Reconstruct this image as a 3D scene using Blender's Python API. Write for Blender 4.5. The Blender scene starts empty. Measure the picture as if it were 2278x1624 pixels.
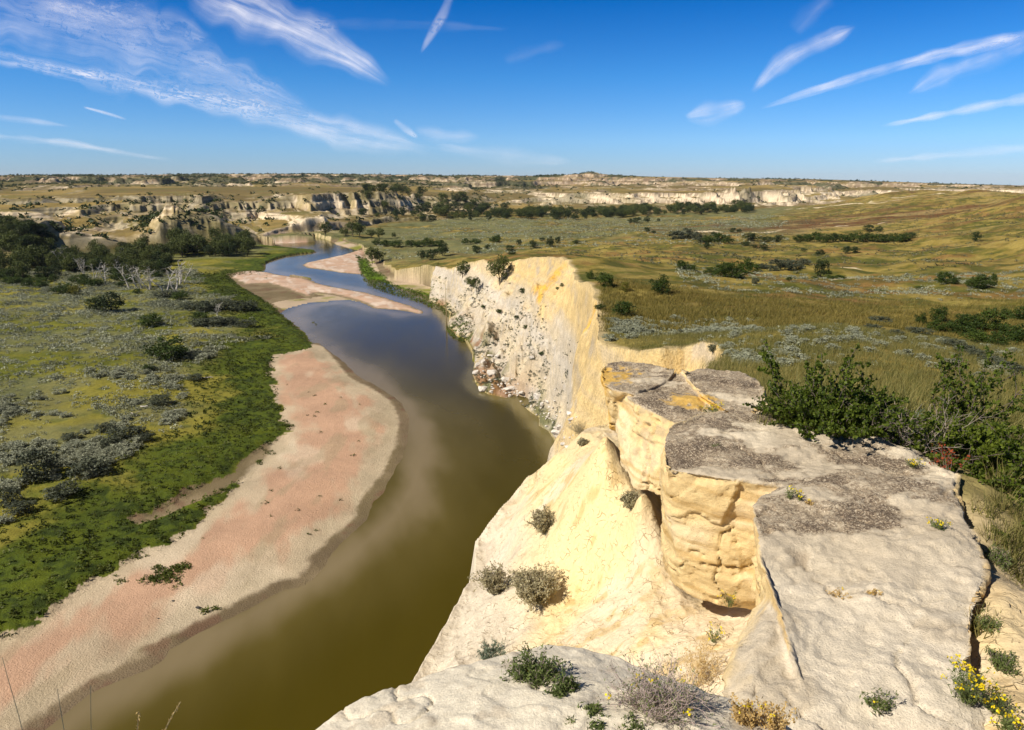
QUAL = True
SKYSAT, SKYSTR, SUNSTR, EXPO = 1.0, .12, 5.0, 0.38
SKYRAMP = [(0.0, (.31,.43,.72)), (.05, (.29,.49,.82)), (.13, (.13,.42,.78)), (.22, (.010,.29,.68)), (.32, (.04,.15,.28)), (1.0, (.08,.11,.17))]
HAZE = .00003
import bpy, math, random
import numpy as np
C = bpy.context.scene.collection
FP, UC, VC, H = 1544.0, 1139.0, 812.0, 35.0
PITCH = math.radians(15.0)
cP, sP = math.cos(PITCH), math.sin(PITCH)
SUNAZ, SUNEL = math.radians(244.0), math.radians(43.0)   # compass style: from +Y clockwise

# ---------------------------------------------------------------- projection helpers
def ray(u, v):
    cx = (np.asarray(u, float)-UC)/FP; cy = (VC-np.asarray(v, float))/FP
    return cx, cP+cy*sP, -sP+cy*cP
def P(u, v, z):
    dx, dy, dz = ray(u, v); t = (z-H)/dz
    return np.array([dx*t, dy*t, np.zeros_like(dx)+z]).T
def PR(u, v, r):                       # point on the pixel ray at horizontal distance r
    dx, dy, dz = ray(u, v); t = r/np.hypot(dx, dy)
    return np.array([dx*t, dy*t, H+dz*t]).T
def proj(x, y, z):
    z = z-H
    f = y*cP-z*sP; up = y*sP+z*cP
    return UC+FP*x/f, VC-FP*up/f

# ---------------------------------------------------------------- noise
def _h(ix, iy, s):
    n = (ix.astype(np.int64)*374761393 + iy.astype(np.int64)*668265263 + s*974634777) & 0xffffffff
    n = ((n ^ (n >> 13))*1274126177) & 0xffffffff
    return ((n ^ (n >> 16)) & 0xffff)/65535.0
def vn(x, y, s=0):
    x = np.asarray(x, float); y = np.asarray(y, float)
    ix = np.floor(x); iy = np.floor(y); fx = x-ix; fy = y-iy
    fx = fx*fx*fx*(fx*(fx*6-15)+10); fy = fy*fy*fy*(fy*(fy*6-15)+10)
    a = _h(ix, iy, s); b = _h(ix+1, iy, s); c = _h(ix, iy+1, s); d = _h(ix+1, iy+1, s)
    return (a+(b-a)*fx)*(1-fy)+(c+(d-c)*fx)*fy
def fbm(x, y, o=4, s=0, g=0.5):
    t = 0; a = 1; n = 0
    for k in range(o):
        t = t+a*(vn(x, y, s+k*17)*2-1); n += a; a *= g
        x, y = x*1.63-y*1.2+3.1, x*1.2+y*1.63-7.7
    return t/n
def ridged(x, y, o=4, s=0, g=0.5):
    t = 0; a = 1; n = 0
    for k in range(o):
        t = t+a*(1-np.abs(vn(x, y, s+k*13)*2-1)*1.0); n += a; a *= g
        x, y = x*2.03+1.7, y*2.03-5.2
    return t/n
def vn3(x, y, z, s=0):
    iz = np.floor(z); f = z-iz; f = f*f*(3-2*f)
    a = vn(x+iz*17.3, y-iz*9.1, s); b = vn(x+(iz+1)*17.3, y-(iz+1)*9.1, s)
    return a+(b-a)*f
def fbm3(x, y, z, o=4, s=0, g=0.5):
    t = 0; a = 1; n = 0
    for k in range(o):
        t = t+a*(vn3(x, y, z, s+k*11)*2-1); n += a; a *= g
        x, y, z = x*1.9+3.3, y*1.9-1.7, z*1.9+5.1
    return t/n
def ss(a, b, x):
    t = np.clip((np.asarray(x, float)-a)/(b-a), 0, 1); return t*t*(3-2*t)
def mix(a, b, t):
    return a+(b-a)*t
def cmix(c, d, t):                      # colour arrays (n,3)
    t = np.clip(np.asarray(t), 0, 1)
    return c+(np.array(d)-c)*t[..., None]

# ---------------------------------------------------------------- polylines
def polyd(x, y, pts, closed=False):
    """distance to a polyline, parameter values (interpolated extra columns), side sign of nearest segment"""
    pts = np.asarray(pts, float)
    if closed: pts = np.vstack([pts, pts[:1]])
    best = np.full(x.shape, 1e18); ext = np.zeros(x.shape); side = np.ones(x.shape)
    for i in range(len(pts)-1):
        a = pts[i]; b = pts[i+1]; ex = b[0]-a[0]; ey = b[1]-a[1]; L = ex*ex+ey*ey+1e-12
        px = x-a[0]; py = y-a[1]
        t = np.clip((px*ex+py*ey)/L, 0, 1)
        d = (px-t*ex)**2+(py-t*ey)**2
        m = d < best-1e-9
        best = np.where(m, d, best)
        if pts.shape[1] > 2: ext = np.where(m, a[2]+(b[2]-a[2])*t, ext)
        side = np.where(m, np.where(ex*py-ey*px > 0, 1.0, -1.0), side)
    return np.sqrt(best), ext, side
def inside(x, y, pts):
    pts = np.asarray(pts, float); r = np.zeros(x.shape, bool); n = len(pts)
    for i in range(n):
        x1, y1 = pts[i][:2]; x2, y2 = pts[(i+1) % n][:2]
        if y1 == y2: continue
        c = ((y1 > y) != (y2 > y)) & (x < (x2-x1)*(y-y1)/(y2-y1)+x1)
        r ^= c
    return r
def sdist(x, y, pts):                   # >0 inside
    pts = np.asarray(pts)[:, :2]
    d = polyd(x, y, pts, True)[0]
    return np.where(inside(x, y, pts), d, -d)
def pix(lst, z):
    a = np.array(lst, float); return P(a[:, 0], a[:, 1], z)

# ---------------------------------------------------------------- plan of the river, read off the photograph
RIGHT = [(795,557),(809,612),(824,628),(866,644),(912,657),(951,667),(986,683),(1003,700),(993,722),(995,729),(1013,747),
 (1034,756),(1052,789),(1049,821),(1046,836),(1064,866),(1082,878),(1111,884),(1141,893),(1171,911),(1198,929),(1198,947),
 (1219,959),(1231,976),(1243,1000),(1230,1060),(1190,1150),(1130,1300),(1060,1500),(990,1800),(880,2300)]
WET = [(120,1640),(200,1570),(290,1515),(400,1455),(560,1368),(700,1288),(780,1235),(870,1155),(925,1080),(940,1010),(935,945),(905,902),
 (860,872),(800,832),(745,790),(712,765),(690,745),(665,715),(650,700),(668,688),(700,679),(760,673),(800,680),(830,690),(900,700),(941,698),(944,690),
 (912,677),(866,662),(814,648),(760,638),(716,630),(684,618),(650,612),(620,607),(592,600),(592,585),(610,578),(634,571),(665,566),(706,562)]
far_r = [(640,548),(566,536),(590,530),(650,531),(709,526),(740,535),(760,543)]
WATER = pix([(-500,2100),(-120,1800)]+WET+[(700,553)]+[(640,545),(600,540),(585,534),(640,532),(700,527),(730,534),(750,545)]+RIGHT, 0.0)
DRY = pix([(-400,1900),(-60,1670),(20,1620),(87,1580),(140,1540),(187,1510),(217,1496),(260,1480),(277,1466),(313,1460),(317,1446),(312,1433),(360,1416),
 (400,1393),(443,1373),(493,1350),(533,1330),(567,1310),(617,1286),(663,1281),(683,1256),(684,1236),(733,1193),(785,1145),(800,1112),
 (850,1050),(878,985),(885,930),(868,888),(822,860),(775,835),(742,795),(716,768),(698,764),(640,762),(560,800),(560,900),(600,1000),(450,1140),(200,1280),(0,1400),(-200,1520),(-700,1700)], 0.3)
VEG = pix([(-900,1500),(-200,1480),(0,1413),(27,1413),(60,1383),(110,1353),(157,1313),(187,1296),(233,1270),(267,1243),(300,1230),(383,1206),(433,1163),(509,1089),
 (565,1042),(533,1044),(439,1096),(351,1131),(300,1150),(309,1135),(404,1100),(439,1072),(509,1040),(519,1016),(561,998),(597,984),(632,960),(660,949),(653,931),
 (635,924),(642,907),(621,886),(625,861),(614,837),(611,798),(621,784),(695,770),(698,756),(681,735),(642,703),(618,682),(597,665),
 (575,651),(547,637),(526,623),(515,612),(545,606),(575,603),(593,595),(592,583),(634,569),(706,560),(700,552),(640,546),(568,540),(540,520),(300,505),(0,505),(-900,505)], 1.0)
BAR2 = pix([(505,612),(560,604),(592,604),(620,610),(684,620),(716,632),(814,650),(866,664),(912,679),(941,690),(938,697),(886,688),(830,684),(791,666),
 (742,654),(700,650),(689,662),(660,650),(643,643),(595,628),(545,632)], 0.2)
BAR3 = pix([(684,583),(730,573),(762,566),(790,558),(811,553),(812,590),(808,610),(770,607),(720,600),(684,595),(670,589)], 0.2)
BAR4 = pix([(566,536),(600,529),(650,528),(690,533),(700,537),(640,541),(590,541)], 0.3)
SANDR = pix([(790,560),(800,552),(830,556),(812,575),(812,614),(860,640),(812,620)], 0.5)
LUSHR = [pix([(792,566),(815,575),(830,600),(880,630),(960,650),(1003,672),(1000,700),(985,690),(940,668),(860,645),(822,630),(806,612)], 0.8),
         pix([(995,722),(1015,715),(1050,735),(1052,752),(1034,754),(1010,745)], 0.8)]

# cliff rim: (u, v, z) from the far end of the cut bank round to the camera's own ledge
TOPPX = [(800,545,1.5),(845,580,1.4),(882,599,3.8),(954,588,7.0),(1003,599,9.8),(1035,589,11.3),(1071,584,13.3),(1120,583,15.8),(1165,579,17.5),(1188,576,18.5),(1247,583,19.7),(1282,599,20.6),
 (1286,628,21.6),(1302,641,22),(1318,654,22.5),(1331,680,23),(1333,732,24),(1336,752,24.5),(1357,768,24.5),(1417,780,25),(1472,773,25.5),(1523,771,25.5),
 (1566,756,26),(1608,767,26.5),(1604,792,27.5),(1574,812,28.5)]
TOP = [tuple(P(u, v, z)) for u, v, z in TOPPX]
TOP += [(4.6,16.0,30.0),(2.9,12.0,31.0)]
TOP += [tuple(P(u, v, z)) for u, v, z in [(1300,958,31.1),(1180,1060,30.1),(1062,1200,29.6),(1062,1268,29.6),(1000,1380,29.7),(925,1500,29.9),(860,1640,30.1)]]
TOP += [(-2.6,2.0,30.4),(-5,-3,31),(-9,-20,33)]
TOP = np.array(TOP)
BASE = P(np.array([r[0] for r in RIGHT]), np.array([r[1] for r in RIGHT]), 0.0)
BASE = np.vstack([BASE, [[-14, -30, 0]]])

# control points of the uplands: (u, v, z)
CP = [tuple(t) for t in TOPPX] + [
 (1300,590,20.3),(1353,588,19),(1480,612,20),(1600,640,20.5),(1740,665,20.5),(1863,700,21),(1400,640,22),(1430,690,22.5),(1400,740,24.2),(1560,700,23),(1650,730,24.2),
 (1500,590,16),(1560,600,15.5),(1640,608,15),(1740,592,14),(1830,612,14.5),(2000,640,16),(2200,640,17),(2278,690,20),(2500,700,23),(2100,700,21),(2160,740,21),(2278,760,22),
 (1850,716,26.3),(1950,728,26.4),(1700,740,26.5),(1760,722,26.3),(1700,815,28.2),(1850,800,28),(2000,800,28),(2120,790,26.6),(2278,900,28.8),(2278,820,26.8),(2500,900,29),
 (850,562,2.6),(1000,540,2.6),(900,520,2),(1200,500,2),(1400,498,2),(1000,490,2),(1300,482,2),(1600,488,3),(1050,565,5),(1150,560,7),(1250,545,5),(1230,562,12),(1330,560,12),
 (1425,516,7),(1360,530,5.5),(1480,520,6),(1400,560,13),(1540,545,9),(1600,562,11),(1700,562,11),(1640,530,7),(1800,545,8.5),(1900,560,12),(2050,560,13),(2100,520,10.5),(2278,600,17),(2278,540,16),(2500,560,20),
 (1530,505,4),(1650,500,5),(1750,500,6.5),(1900,495,8.5),(2100,485,12),(2278,485,17),(2500,480,24),(1700,470,4),(1850,465,9),(2000,452,12.5),(2150,450,16),(2278,455,19),
 (1800,452,4),(1900,442,10),(1960,432,17),(2050,420,24),(2130,429,24),(2170,424,26),(2278,428,28),(2500,425,32),
 (2135,1100,32.55),(2278,1100,32.15),(2190,1200,32.58),(2230,1350,32.62),(2278,1300,32.45),(2278,1500,32.62),(2220,1600,32.66),(2500,1300,32.3),(1900,985,32.35),(2060,1010,32.4),(2130,920,31.5),(2278,1000,31.6),(1730,900,31.6),
 (1900,870,30.3),(2000,1500,32.2),(1900,1200,32.2),
 (1345,955,32.0),(1462,1125,30.9),(1500,1110,30.8),(1570,1080,30.8),(1600,1290,30.7),(1650,1250,30.7),(1575,1325,30.95),(1420,1100,31.75),(1475,1180,31.4),(1530,1330,31.2),(1600,1370,31.3),(1690,1400,31.6),(1640,1500,31.7),(1250,1080,30.85),(1200,1200,30.4),(1300,1300,30.5),
 (1300,1400,30.7),(1150,1400,30.2),(1400,1250,31.0),(1450,1400,31.2),(1300,958,31.1),(1180,1060,30.1),(1062,1200,29.6),(1062,1268,29.6),(1000,1380,29.7),(925,1500,29.9),(1100,1560,30.3),(1300,1600,30.9)]
NEARBASE = [(0,.4,30.6),(1.5,.5,32.3),(3,.3,32.6),(6,.5,32.6),(-1.5,.5,30.4),(12,.5,32.6),(2.2,1.2,32.6),(-3,1.2,30.3),(0,1.2,30.6),(3,1.2,32.7),(5,2,32.6),(2.9,12.0,31.0),(4.6,16.0,30.0)]
# far badlands: for each column u ten knots (distance, v)
LOFT = {
-500:[(330,552),(400,505),(440,500),(520,480),(640,450),(820,430),(1000,425),(1400,412),(2000,402),(3600,400)],
0:[(330,552),(400,503),(440,492),(520,470),(640,440),(820,425),(1000,420),(1400,409),(2000,399),(3600,397)],
60:[(335,548),(392,494),(430,486),(520,464),(630,436),(820,430),(1000,420),(1400,406),(2000,394),(3600,393)],
100:[(330,545),(385,482),(430,484),(520,462),(620,436),(800,433),(1050,421),(1450,405),(2100,391),(3600,391)],
180:[(345,540),(395,492),(440,490),(520,476),(640,442),(860,428),(1050,420),(1500,402),(2200,391),(3600,391)],
250:[(350,538),(400,516),(440,500),(520,462),(640,436),(860,418),(1050,417),(1500,402),(2200,391),(3600,391)],
320:[(360,535),(400,518),(440,505),(500,480),(600,438),(900,415),(1100,414),(1500,402),(2200,391),(3600,390)],
385:[(365,533),(400,500),(440,492),(520,482),(620,434),(900,417),(1150,414),(1500,402),(2200,390),(3600,389)],
430:[(372,532),(402,476),(440,482),(520,478),(620,434),(900,417),(1150,414),(1500,402),(2200,390),(3600,389)],
480:[(378,531),(406,474),(440,481),(530,472),(620,431),(900,417),(1200,413),(1600,401),(2300,389),(3600,388)],
540:[(385,530),(410,495),(440,502),(540,482),(620,440),(900,417),(1200,412),(1600,400),(2300,388),(3600,388)],
600:[(400,528),(416,523),(440,512),(550,487),(640,442),(950,416),(1200,411),(1600,400),(2300,388),(3600,387)],
660:[(440,521),(458,503),(480,495),(540,476),(630,433),(950,416),(1200,411),(1600,400),(2300,388),(3600,387)],
720:[(462,517),(482,488),(510,478),(540,470),(600,428),(1000,415),(1200,412),(1600,400),(2300,387),(3600,387)],
800:[(475,513),(492,500),(520,490),(570,478),(640,430),(1000,417),(1250,413),(1600,401),(2300,388),(3600,388)],
900:[(560,497),(580,487),(600,483),(640,475),(700,432),(1000,420),(1250,415),(1600,402),(2400,390),(3600,389)],
1000:[(600,490),(620,481),(650,477),(700,470),(770,440),(1000,425),(1250,418),(1600,403),(2400,391),(3600,390)],
1090:[(650,480),(670,475),(700,470),(740,468),(800,458),(1000,430),(1250,421),(1600,406),(2300,392),(3600,391)],
1180:[(680,476),(700,470),(740,466),(800,462),(950,426),(1050,421),(1250,425),(1600,409),(2000,393),(3600,392)],
1275:[(690,475),(710,469),(750,465),(800,460),(950,424),(1080,419),(1280,421),(1600,408),(2000,390),(3600,392)],
1300:[(692,475),(712,469),(752,465),(800,460),(950,424),(1080,419),(1280,421),(1600,408),(2000,381.5),(3600,392)],
1335:[(695,475),(715,469),(755,465),(800,460),(950,424),(1080,419),(1280,421),(1600,408),(2000,390.5),(3600,392)],
1400:[(700,474),(720,468),(760,465),(800,458),(950,424),(1100,418),(1300,420),(1600,408),(2000,394),(3600,393)],
1600:[(740,470),(760,466),(800,462),(850,456),(930,428),(1100,419),(1400,416),(1700,408),(2100,397),(3600,396)],
1700:[(880,462),(900,458),(930,455),(960,446),(1020,426),(1150,418),(1400,414),(1700,408),(2100,399),(3600,397)],
1850:[(1000,458),(1050,450),(1100,445),(1200,432),(1300,420),(1400,415),(1600,412),(1900,406),(2300,400),(3600,399)],
2000:[(1100,452),(1150,445),(1200,440),(1300,430),(1400,422),(1600,418),(1800,416),(2100,412),(2500,406),(3600,404)],
2278:[(1100,452),(1150,445),(1200,440),(1300,435),(1400,428),(1600,422),(1800,420),(2100,417),(2500,413),(3600,410)],
2800:[(1100,452),(1150,445),(1200,440),(1300,435),(1400,428),(1600,422),(1800,420),(2100,417),(2500,413),(3600,410)]}
LU = np.array(sorted(LOFT)); LAZ = np.arctan2(LU-UC, FP*cP)       # azimuth of the column near the horizon
LR = np.zeros((len(LU), 10)); LZ = np.zeros((len(LU), 10))
for i, u in enumerate(LU):
    for k, (r, v) in enumerate(LOFT[u]):
        LR[i, k] = r; LZ[i, k] = PR(float(u), float(v), r)[2]
CAPV = np.interp(LU, [-500,0,60,100,300,480,700,900,1130,1268,1290,1312,1345,1500,1800,1950,2050,2150,2278,2800], [399,397,393,390.5,391,388.5,387.5,389,392,390,382,382,391,395,399.5,403.5,407,408,411,412])
# RBF (thin plate in azimuth / log distance)
cp = [tuple(P(u, v, z)) for u, v, z in CP] + NEARBASE
for i, u in enumerate(LU):
    if -500 < u <= 2500: cp.append(tuple(PR(float(u), float(LOFT[u][0][1]), LR[i, 0])))
for u in (-500, 0, 300, 560):                                     # left flood plain
    for v in (560, 700, 900, 1300): cp.append(tuple(P(float(u), float(v), 2.0)))
cp += [(-60,10,2.),(-40,-20,2.),(20,-10,33.),(40,0,32.),(80,10,30.)]
cp = np.array(cp)
def pc(x, y): return np.arctan2(x, y)*1.6, 0.5*np.log(x*x+y*y+.3)
cu, cv = pc(cp[:, 0], cp[:, 1])
def kern(d2): return np.sqrt(d2+1e-4)
A = kern((cu[:, None]-cu[None])**2+(cv[:, None]-cv[None])**2)
n_ = len(cp); M_ = np.zeros((n_+3, n_+3)); M_[:n_, :n_] = A-np.eye(n_)*0.004
M_[:n_, n_] = 1; M_[:n_, n_+1] = cu; M_[:n_, n_+2] = cv; M_[n_:, :n_] = M_[:n_, n_:].T
W_ = np.linalg.solve(M_, np.concatenate([cp[:, 2], [0, 0, 0]]))
def rbf(x, y):
    a, b = pc(x, y); out = W_[n_]+W_[n_+1]*a+W_[n_+2]*b
    for i in range(n_): out = out+W_[i]*kern((a-cu[i])**2+(b-cv[i])**2)
    return out
def az_(x, y): return np.arctan2(x, y)
def loft(x, y):
    r = np.hypot(x, y); az = np.arctan2(x, y)
    w1 = fbm(x/130, y/130, 4, 5); w2 = fbm(x/110, y/110, 4, 9); w3 = fbm(x/28, y/60, 3, 19)
    az2 = az+(w1*0.045+w3*0.006)*ss(300, 700, r); r2 = r*(1+w2*0.10+w3*.012)
    R = np.empty(x.shape+(10,)); Z = np.empty(x.shape+(10,))
    for k in range(10):
        R[..., k] = np.interp(az2, LAZ, LR[:, k]); Z[..., k] = np.interp(az2, LAZ, LZ[:, k])
    z = Z[..., 0].copy(); sl = np.zeros(x.shape)
    for k in range(9):
        t = np.clip((r2-R[..., k])/(R[..., k+1]-R[..., k]), 0, 1)
        dz = Z[..., k+1]-Z[..., k]
        t2 = t if k in (4, 8) else t*t*(3-2*t)
        z = z+dz*t2
        if k < 8: sl = np.maximum(sl, np.where((t > 0) & (t < 1), np.sin(t*np.pi)*dz/(R[..., k+1]-R[..., k]), 0))
    return z, np.clip(sl, 0, 1), R[..., 0]

class Field:                              # signed distance on a 1 m lattice, read back bilinearly
    def __init__(s, pts):
        s.x0, s.y0, s.n, s.m = -470., -40., 600, 640
        gx, gy = np.meshgrid(s.x0+np.arange(s.n), s.y0+np.arange(s.m), indexing='ij')
        s.g = sdist(gx, gy, pts)
    def __call__(s, x, y):
        a = np.clip(x-s.x0, 0, s.n-1.001); b = np.clip(y-s.y0, 0, s.m-1.001); i = a.astype(int); j = b.astype(int); a = a-i; b = b-j; g = s.g
        return (g[i, j]*(1-a)+g[i+1, j]*a)*(1-b)+(g[i, j+1]*(1-a)+g[i+1, j+1]*a)*b
from concurrent.futures import ThreadPoolExecutor
with ThreadPoolExecutor(4) as ex: FW, FV, FD, FB2, FB3, FB4, FL0, FL1 = list(ex.map(Field, [WATER, VEG, DRY, BAR2, BAR3, BAR4]+LUSHR))
def height(x, y, full=False):
    """the ground height everywhere; also returns masks"""
    x = np.asarray(x, float); y = np.asarray(y, float); sh = x.shape; x = x.ravel(); y = y.ravel()
    r = np.hypot(x, y)
    zr = rbf(x, y)
    z = zr.copy(); far = np.zeros(x.shape); sl = np.zeros(x.shape)
    m = r > 270
    if m.any():
        zl, s, r0 = loft(x[m], y[m])
        t = ss(0.97, 1.06, r[m]/r0)
        gx = x[m]+0.45*y[m]; gy = y[m]
        gul = ridged(gx/26, gy/120, 4, 31)-.62
        gul2 = ridged(x[m]/60+.3*y[m]/60, y[m]/90, 4, 41)-.6
        steep = ss(.03, .16, s)
        hill = fbm(x[m]/90, y[m]/90, 5, 51)
        amp = np.minimum(r[m]/900, 2.2)
        zone = ss(60, 0, np.abs(r[m]-820)-150)*ss(.1, -.05, az_(x[m], y[m])-.0)          # the flat-topped mesa stays smooth
        rdg = ridged(x[m]/170+fbm(x[m]/90, y[m]/90, 2, 57)*.4, y[m]/230, 4, 53)-.58
        zl = zl+steep*(gul*17*np.minimum(amp+.3, 1.6)+gul2*11*amp)+(hill*4.0*amp+rdg*20*ss(900, 1500, r[m])+rdg*9*ss(600, 400, r[m]))*(1-.9*zone)*ss(1.0, 1.12, r[m]/r0)*ss(3400, 2600, r[m])
        bh = mix(6.0, 10.0, ss(700, 1500, r[m]))                                  # benches of harder strata with fluted risers
        tz = (zl+gul*3.0+.45*fbm(x[m]/70, y[m]/70, 4, 61)*bh)/bh; ft = tz-np.floor(tz)
        tw = ss(1.02, 1.1, r[m]/r0)*(1-.95*zone)*ss(3300, 2700, r[m])
        zl = zl+tw*(ss(.30, .70, ft)-ft)*bh*mix(.45, .95, ss(800, 1300, r[m]))+gul*4*ss(.25, .12, np.abs(ft-.5))*tw
        vs_ = np.interp(np.arctan2(x[m], y[m]), LAZ, CAPV); cap = H+r[m]*(398-vs_)/1544+fbm(x[m]/300, y[m]/300, 4, 67)*3.0*ss(1000, 2000, r[m])
        ov = ss(1250, 1700, r[m]); kk = 2.2; zcap = cap-kk*np.logaddexp(0, (cap-zl)/kk-0.0)+0*zl; zcap = np.where(cap-zl > 40, zl, cap-kk*np.logaddexp(0, (cap-zl)/kk)); zl = zl*(1-ov)+zcap*ov
        rs_ = np.zeros(x.shape); rs_[m] = tw*ss(.20, .10, np.abs(ft-.5))
        z[m] = zr[m]*(1-t)+zl*t; far[m] = t; sl[m] = s*t
    else: rs_ = np.zeros(x.shape)
    # cliffs by the river, the cut bank on the right
    q = r < 420; dT = np.full(x.shape, 999.); zT = dT*0+2; sT = dT*0+1; dB = dT*1; sB = dT*0+1
    if q.any():
        dT[q], zT[q], sT[q] = polyd(x[q], y[q], TOP); dB[q], _, sB[q] = polyd(x[q], y[q], BASE)
    cm = (r < 420)
    right = sT > 0
    onshore = FW(x, y) < 0
    # rim polyline runs far -> near, plateau lies to its left (east)
    dBw = np.maximum(dB+ (fbm(x/7, y/7, 3, 77)*1.2)*ss(0, 3, dB), 0)
    # ragged rim
    rag = fbm(x/9, y/9, 3, 71)*np.clip(r*.010, .05, 1.1)+(ridged(x/6, y/6, 2, 73)-.6)*np.clip(r*.005, .02, .5)
    dTs = np.where(right, dT, -dT)+rag
    plat = dTs > 0
    t = np.clip(dBw/(dBw+np.maximum(-dTs, 0)+1e-6), 0, 1)
    gull = (ridged(x/4.5+fbm(x/12, y/12, 2, 3), y/4.5, 4, 81)-.62)
    tt = np.clip(t+fbm(x/9, y/9, 3, 83)*.10*np.sin(t*np.pi), 0, 1)
    f = .30*tt**1.15+.44*ss(.22, .85, tt)+.26*tt**6
    bulg = fbm(x/7, y/9, 4, 87); zc = .15+(zT-.15)*f+(gull*1.7+bulg*2.2)*np.clip((zT-2)*.15, 0, 2.6)*np.sin(np.clip(t, 0, 1)*np.pi)+(fbm(x/2.4, y/2.4, 4, 91)*1.3+(ridged(x/1.5, y/1.5, 3, 93)-.6)*.5)*ss(0, .15, t)*ss(.95, .6, t)
    zp = mix(zT, zr, ss(0, 1, dTs/(0.05*r+0.25)))
    isR = ((sB > 0) | plat) & cm & (x > -25)
    # only where the rim exists: limit by side of the river
    lz = zc/1.7+fbm(x/15, y/15, 2, 95); lf = lz-np.floor(lz); zc = zc+(ss(.1, .9, lf)-lf)*.9*ss(.05, .3, t)*ss(1, .95, t)*(.4+.6*vn(x/8, y/8, 96))
    z = np.where(isR & onshore & (far < .01), np.where(plat, zp, zc), z)
    cliff = np.where(isR & onshore & ~plat & cm, ss(.0, .05, t), 0.0)*(zT > 1.8)
    # gentle unevenness
    und = fbm(x/14, y/14, 4, 101)*np.clip(r*.011, 0, 1.5)+fbm(x/60, y/60, 3, 111)*2.2*ss(60, 200, r)*ss(6, 12, z)
    z = z+und*(1-cliff)*(1-far)*ss(12, 20, r)
    # river and its bars
    near = r < 520
    out = {}
    if near.any():
        xx, yy = x[near], y[near]
        wob = fbm(xx/3.5, yy/3.5, 4, 121)*.55
        dw = FW(xx, yy)+wob*.6
        dv = FV(xx, yy)+wob*1.6+fbm(xx/1.1, yy/1.1, 3, 127)*.5
        dd = FD(xx, yy)+wob*.7
        b2 = FB2(xx, yy)+wob; b3 = FB3(xx, yy)+wob; b4 = FB4(xx, yy)+wob
        bar = np.maximum(np.maximum(b2, b3), b4)
        dwat = np.maximum(dw, -1e9); dwat = np.where(bar > -2, np.minimum(dwat, -bar), dwat)
        left = (cliff[near] < .01) & ~plat[near] & (far[near] < .98)
        zs = .04+.25*ss(0, 4, dd)+.35*ss(0, 14, dd)+fbm(xx/2.5, yy/2.5, 3, 131)*.05
        zbar = .02+.32*ss(0, 3, bar)
        zl = np.where(bar > 0, zbar, np.where(dd > 0, zs, -.10*ss(0, 3, -dd)+.05))
        zveg = .55+1.1*ss(0, 22, dv)+fbm(xx/11, yy/11, 4, 141)*.45
        zl = np.where(dv > -.3, mix(zl, zveg, ss(-.3, 2.6, dv)), zl)
        oth = left & (dv < -1) & (r[near] > 190) & (xx > -95)           # ground across the river, not left bank
        zz = z[near]
        isl = left & (~isR[near]) & ((dv > -1.5) | (dd > -13) | (dw > -7) | (bar > -3) | (yy < 330))
        zz = np.where(isl, zl, zz)
        # far side: blend to the uplands away from water
        zz = np.where(isl & (dv < 0) & (dw < 0) & (bar < 0) & (dd < -12) & (yy > 250) & (dv < -16), np.minimum(np.maximum(z[near], .3), .3+.12*np.maximum(-dw, 0)+0*xx), zz)
        zz = np.where(dwat > 0, -.12-.5*ss(0, 6, dwat), zz)
        fa = np.where(far[near] < .98, ss(.05, .95, far[near]), 1.0)
        z[near] = zz*(1-fa)+z[near]*fa
        isl = isl & (fa < .5)
        for nme, val in (('dw', dwat), ('dv', dv), ('dd', dd), ('bar', bar)):
            a = np.full(x.shape, -99.0); a[near] = val; out[nme] = a
        k_ = np.zeros(x.shape, bool); k_[near] = isl; out['isl'] = k_
    else:
        for nme in ('dw', 'dv', 'dd', 'bar'): out[nme] = np.full(x.shape, -99.0)
        out['isl'] = np.zeros(x.shape, bool)
    if not full: return z.reshape(sh)
    out.update(ris=rs_, far=far, sl=sl, cliff=cliff, plat=plat & isR, t=t, zT=zT, dT=dTs, r=r, gull=gull)
    return z.reshape(sh), {k: v.reshape(sh) for k, v in out.items()}


def height_p(X, Y, rows=24):
    sl = [slice(i, i+rows) for i in range(0, X.shape[0], rows)]
    with ThreadPoolExecutor(4) as ex: R = list(ex.map(lambda q: height(X[q], Y[q], True), sl))
    return np.concatenate([r[0] for r in R]), {k: np.concatenate([r[1][k] for r in R]) for k in R[0][1]}
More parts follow.
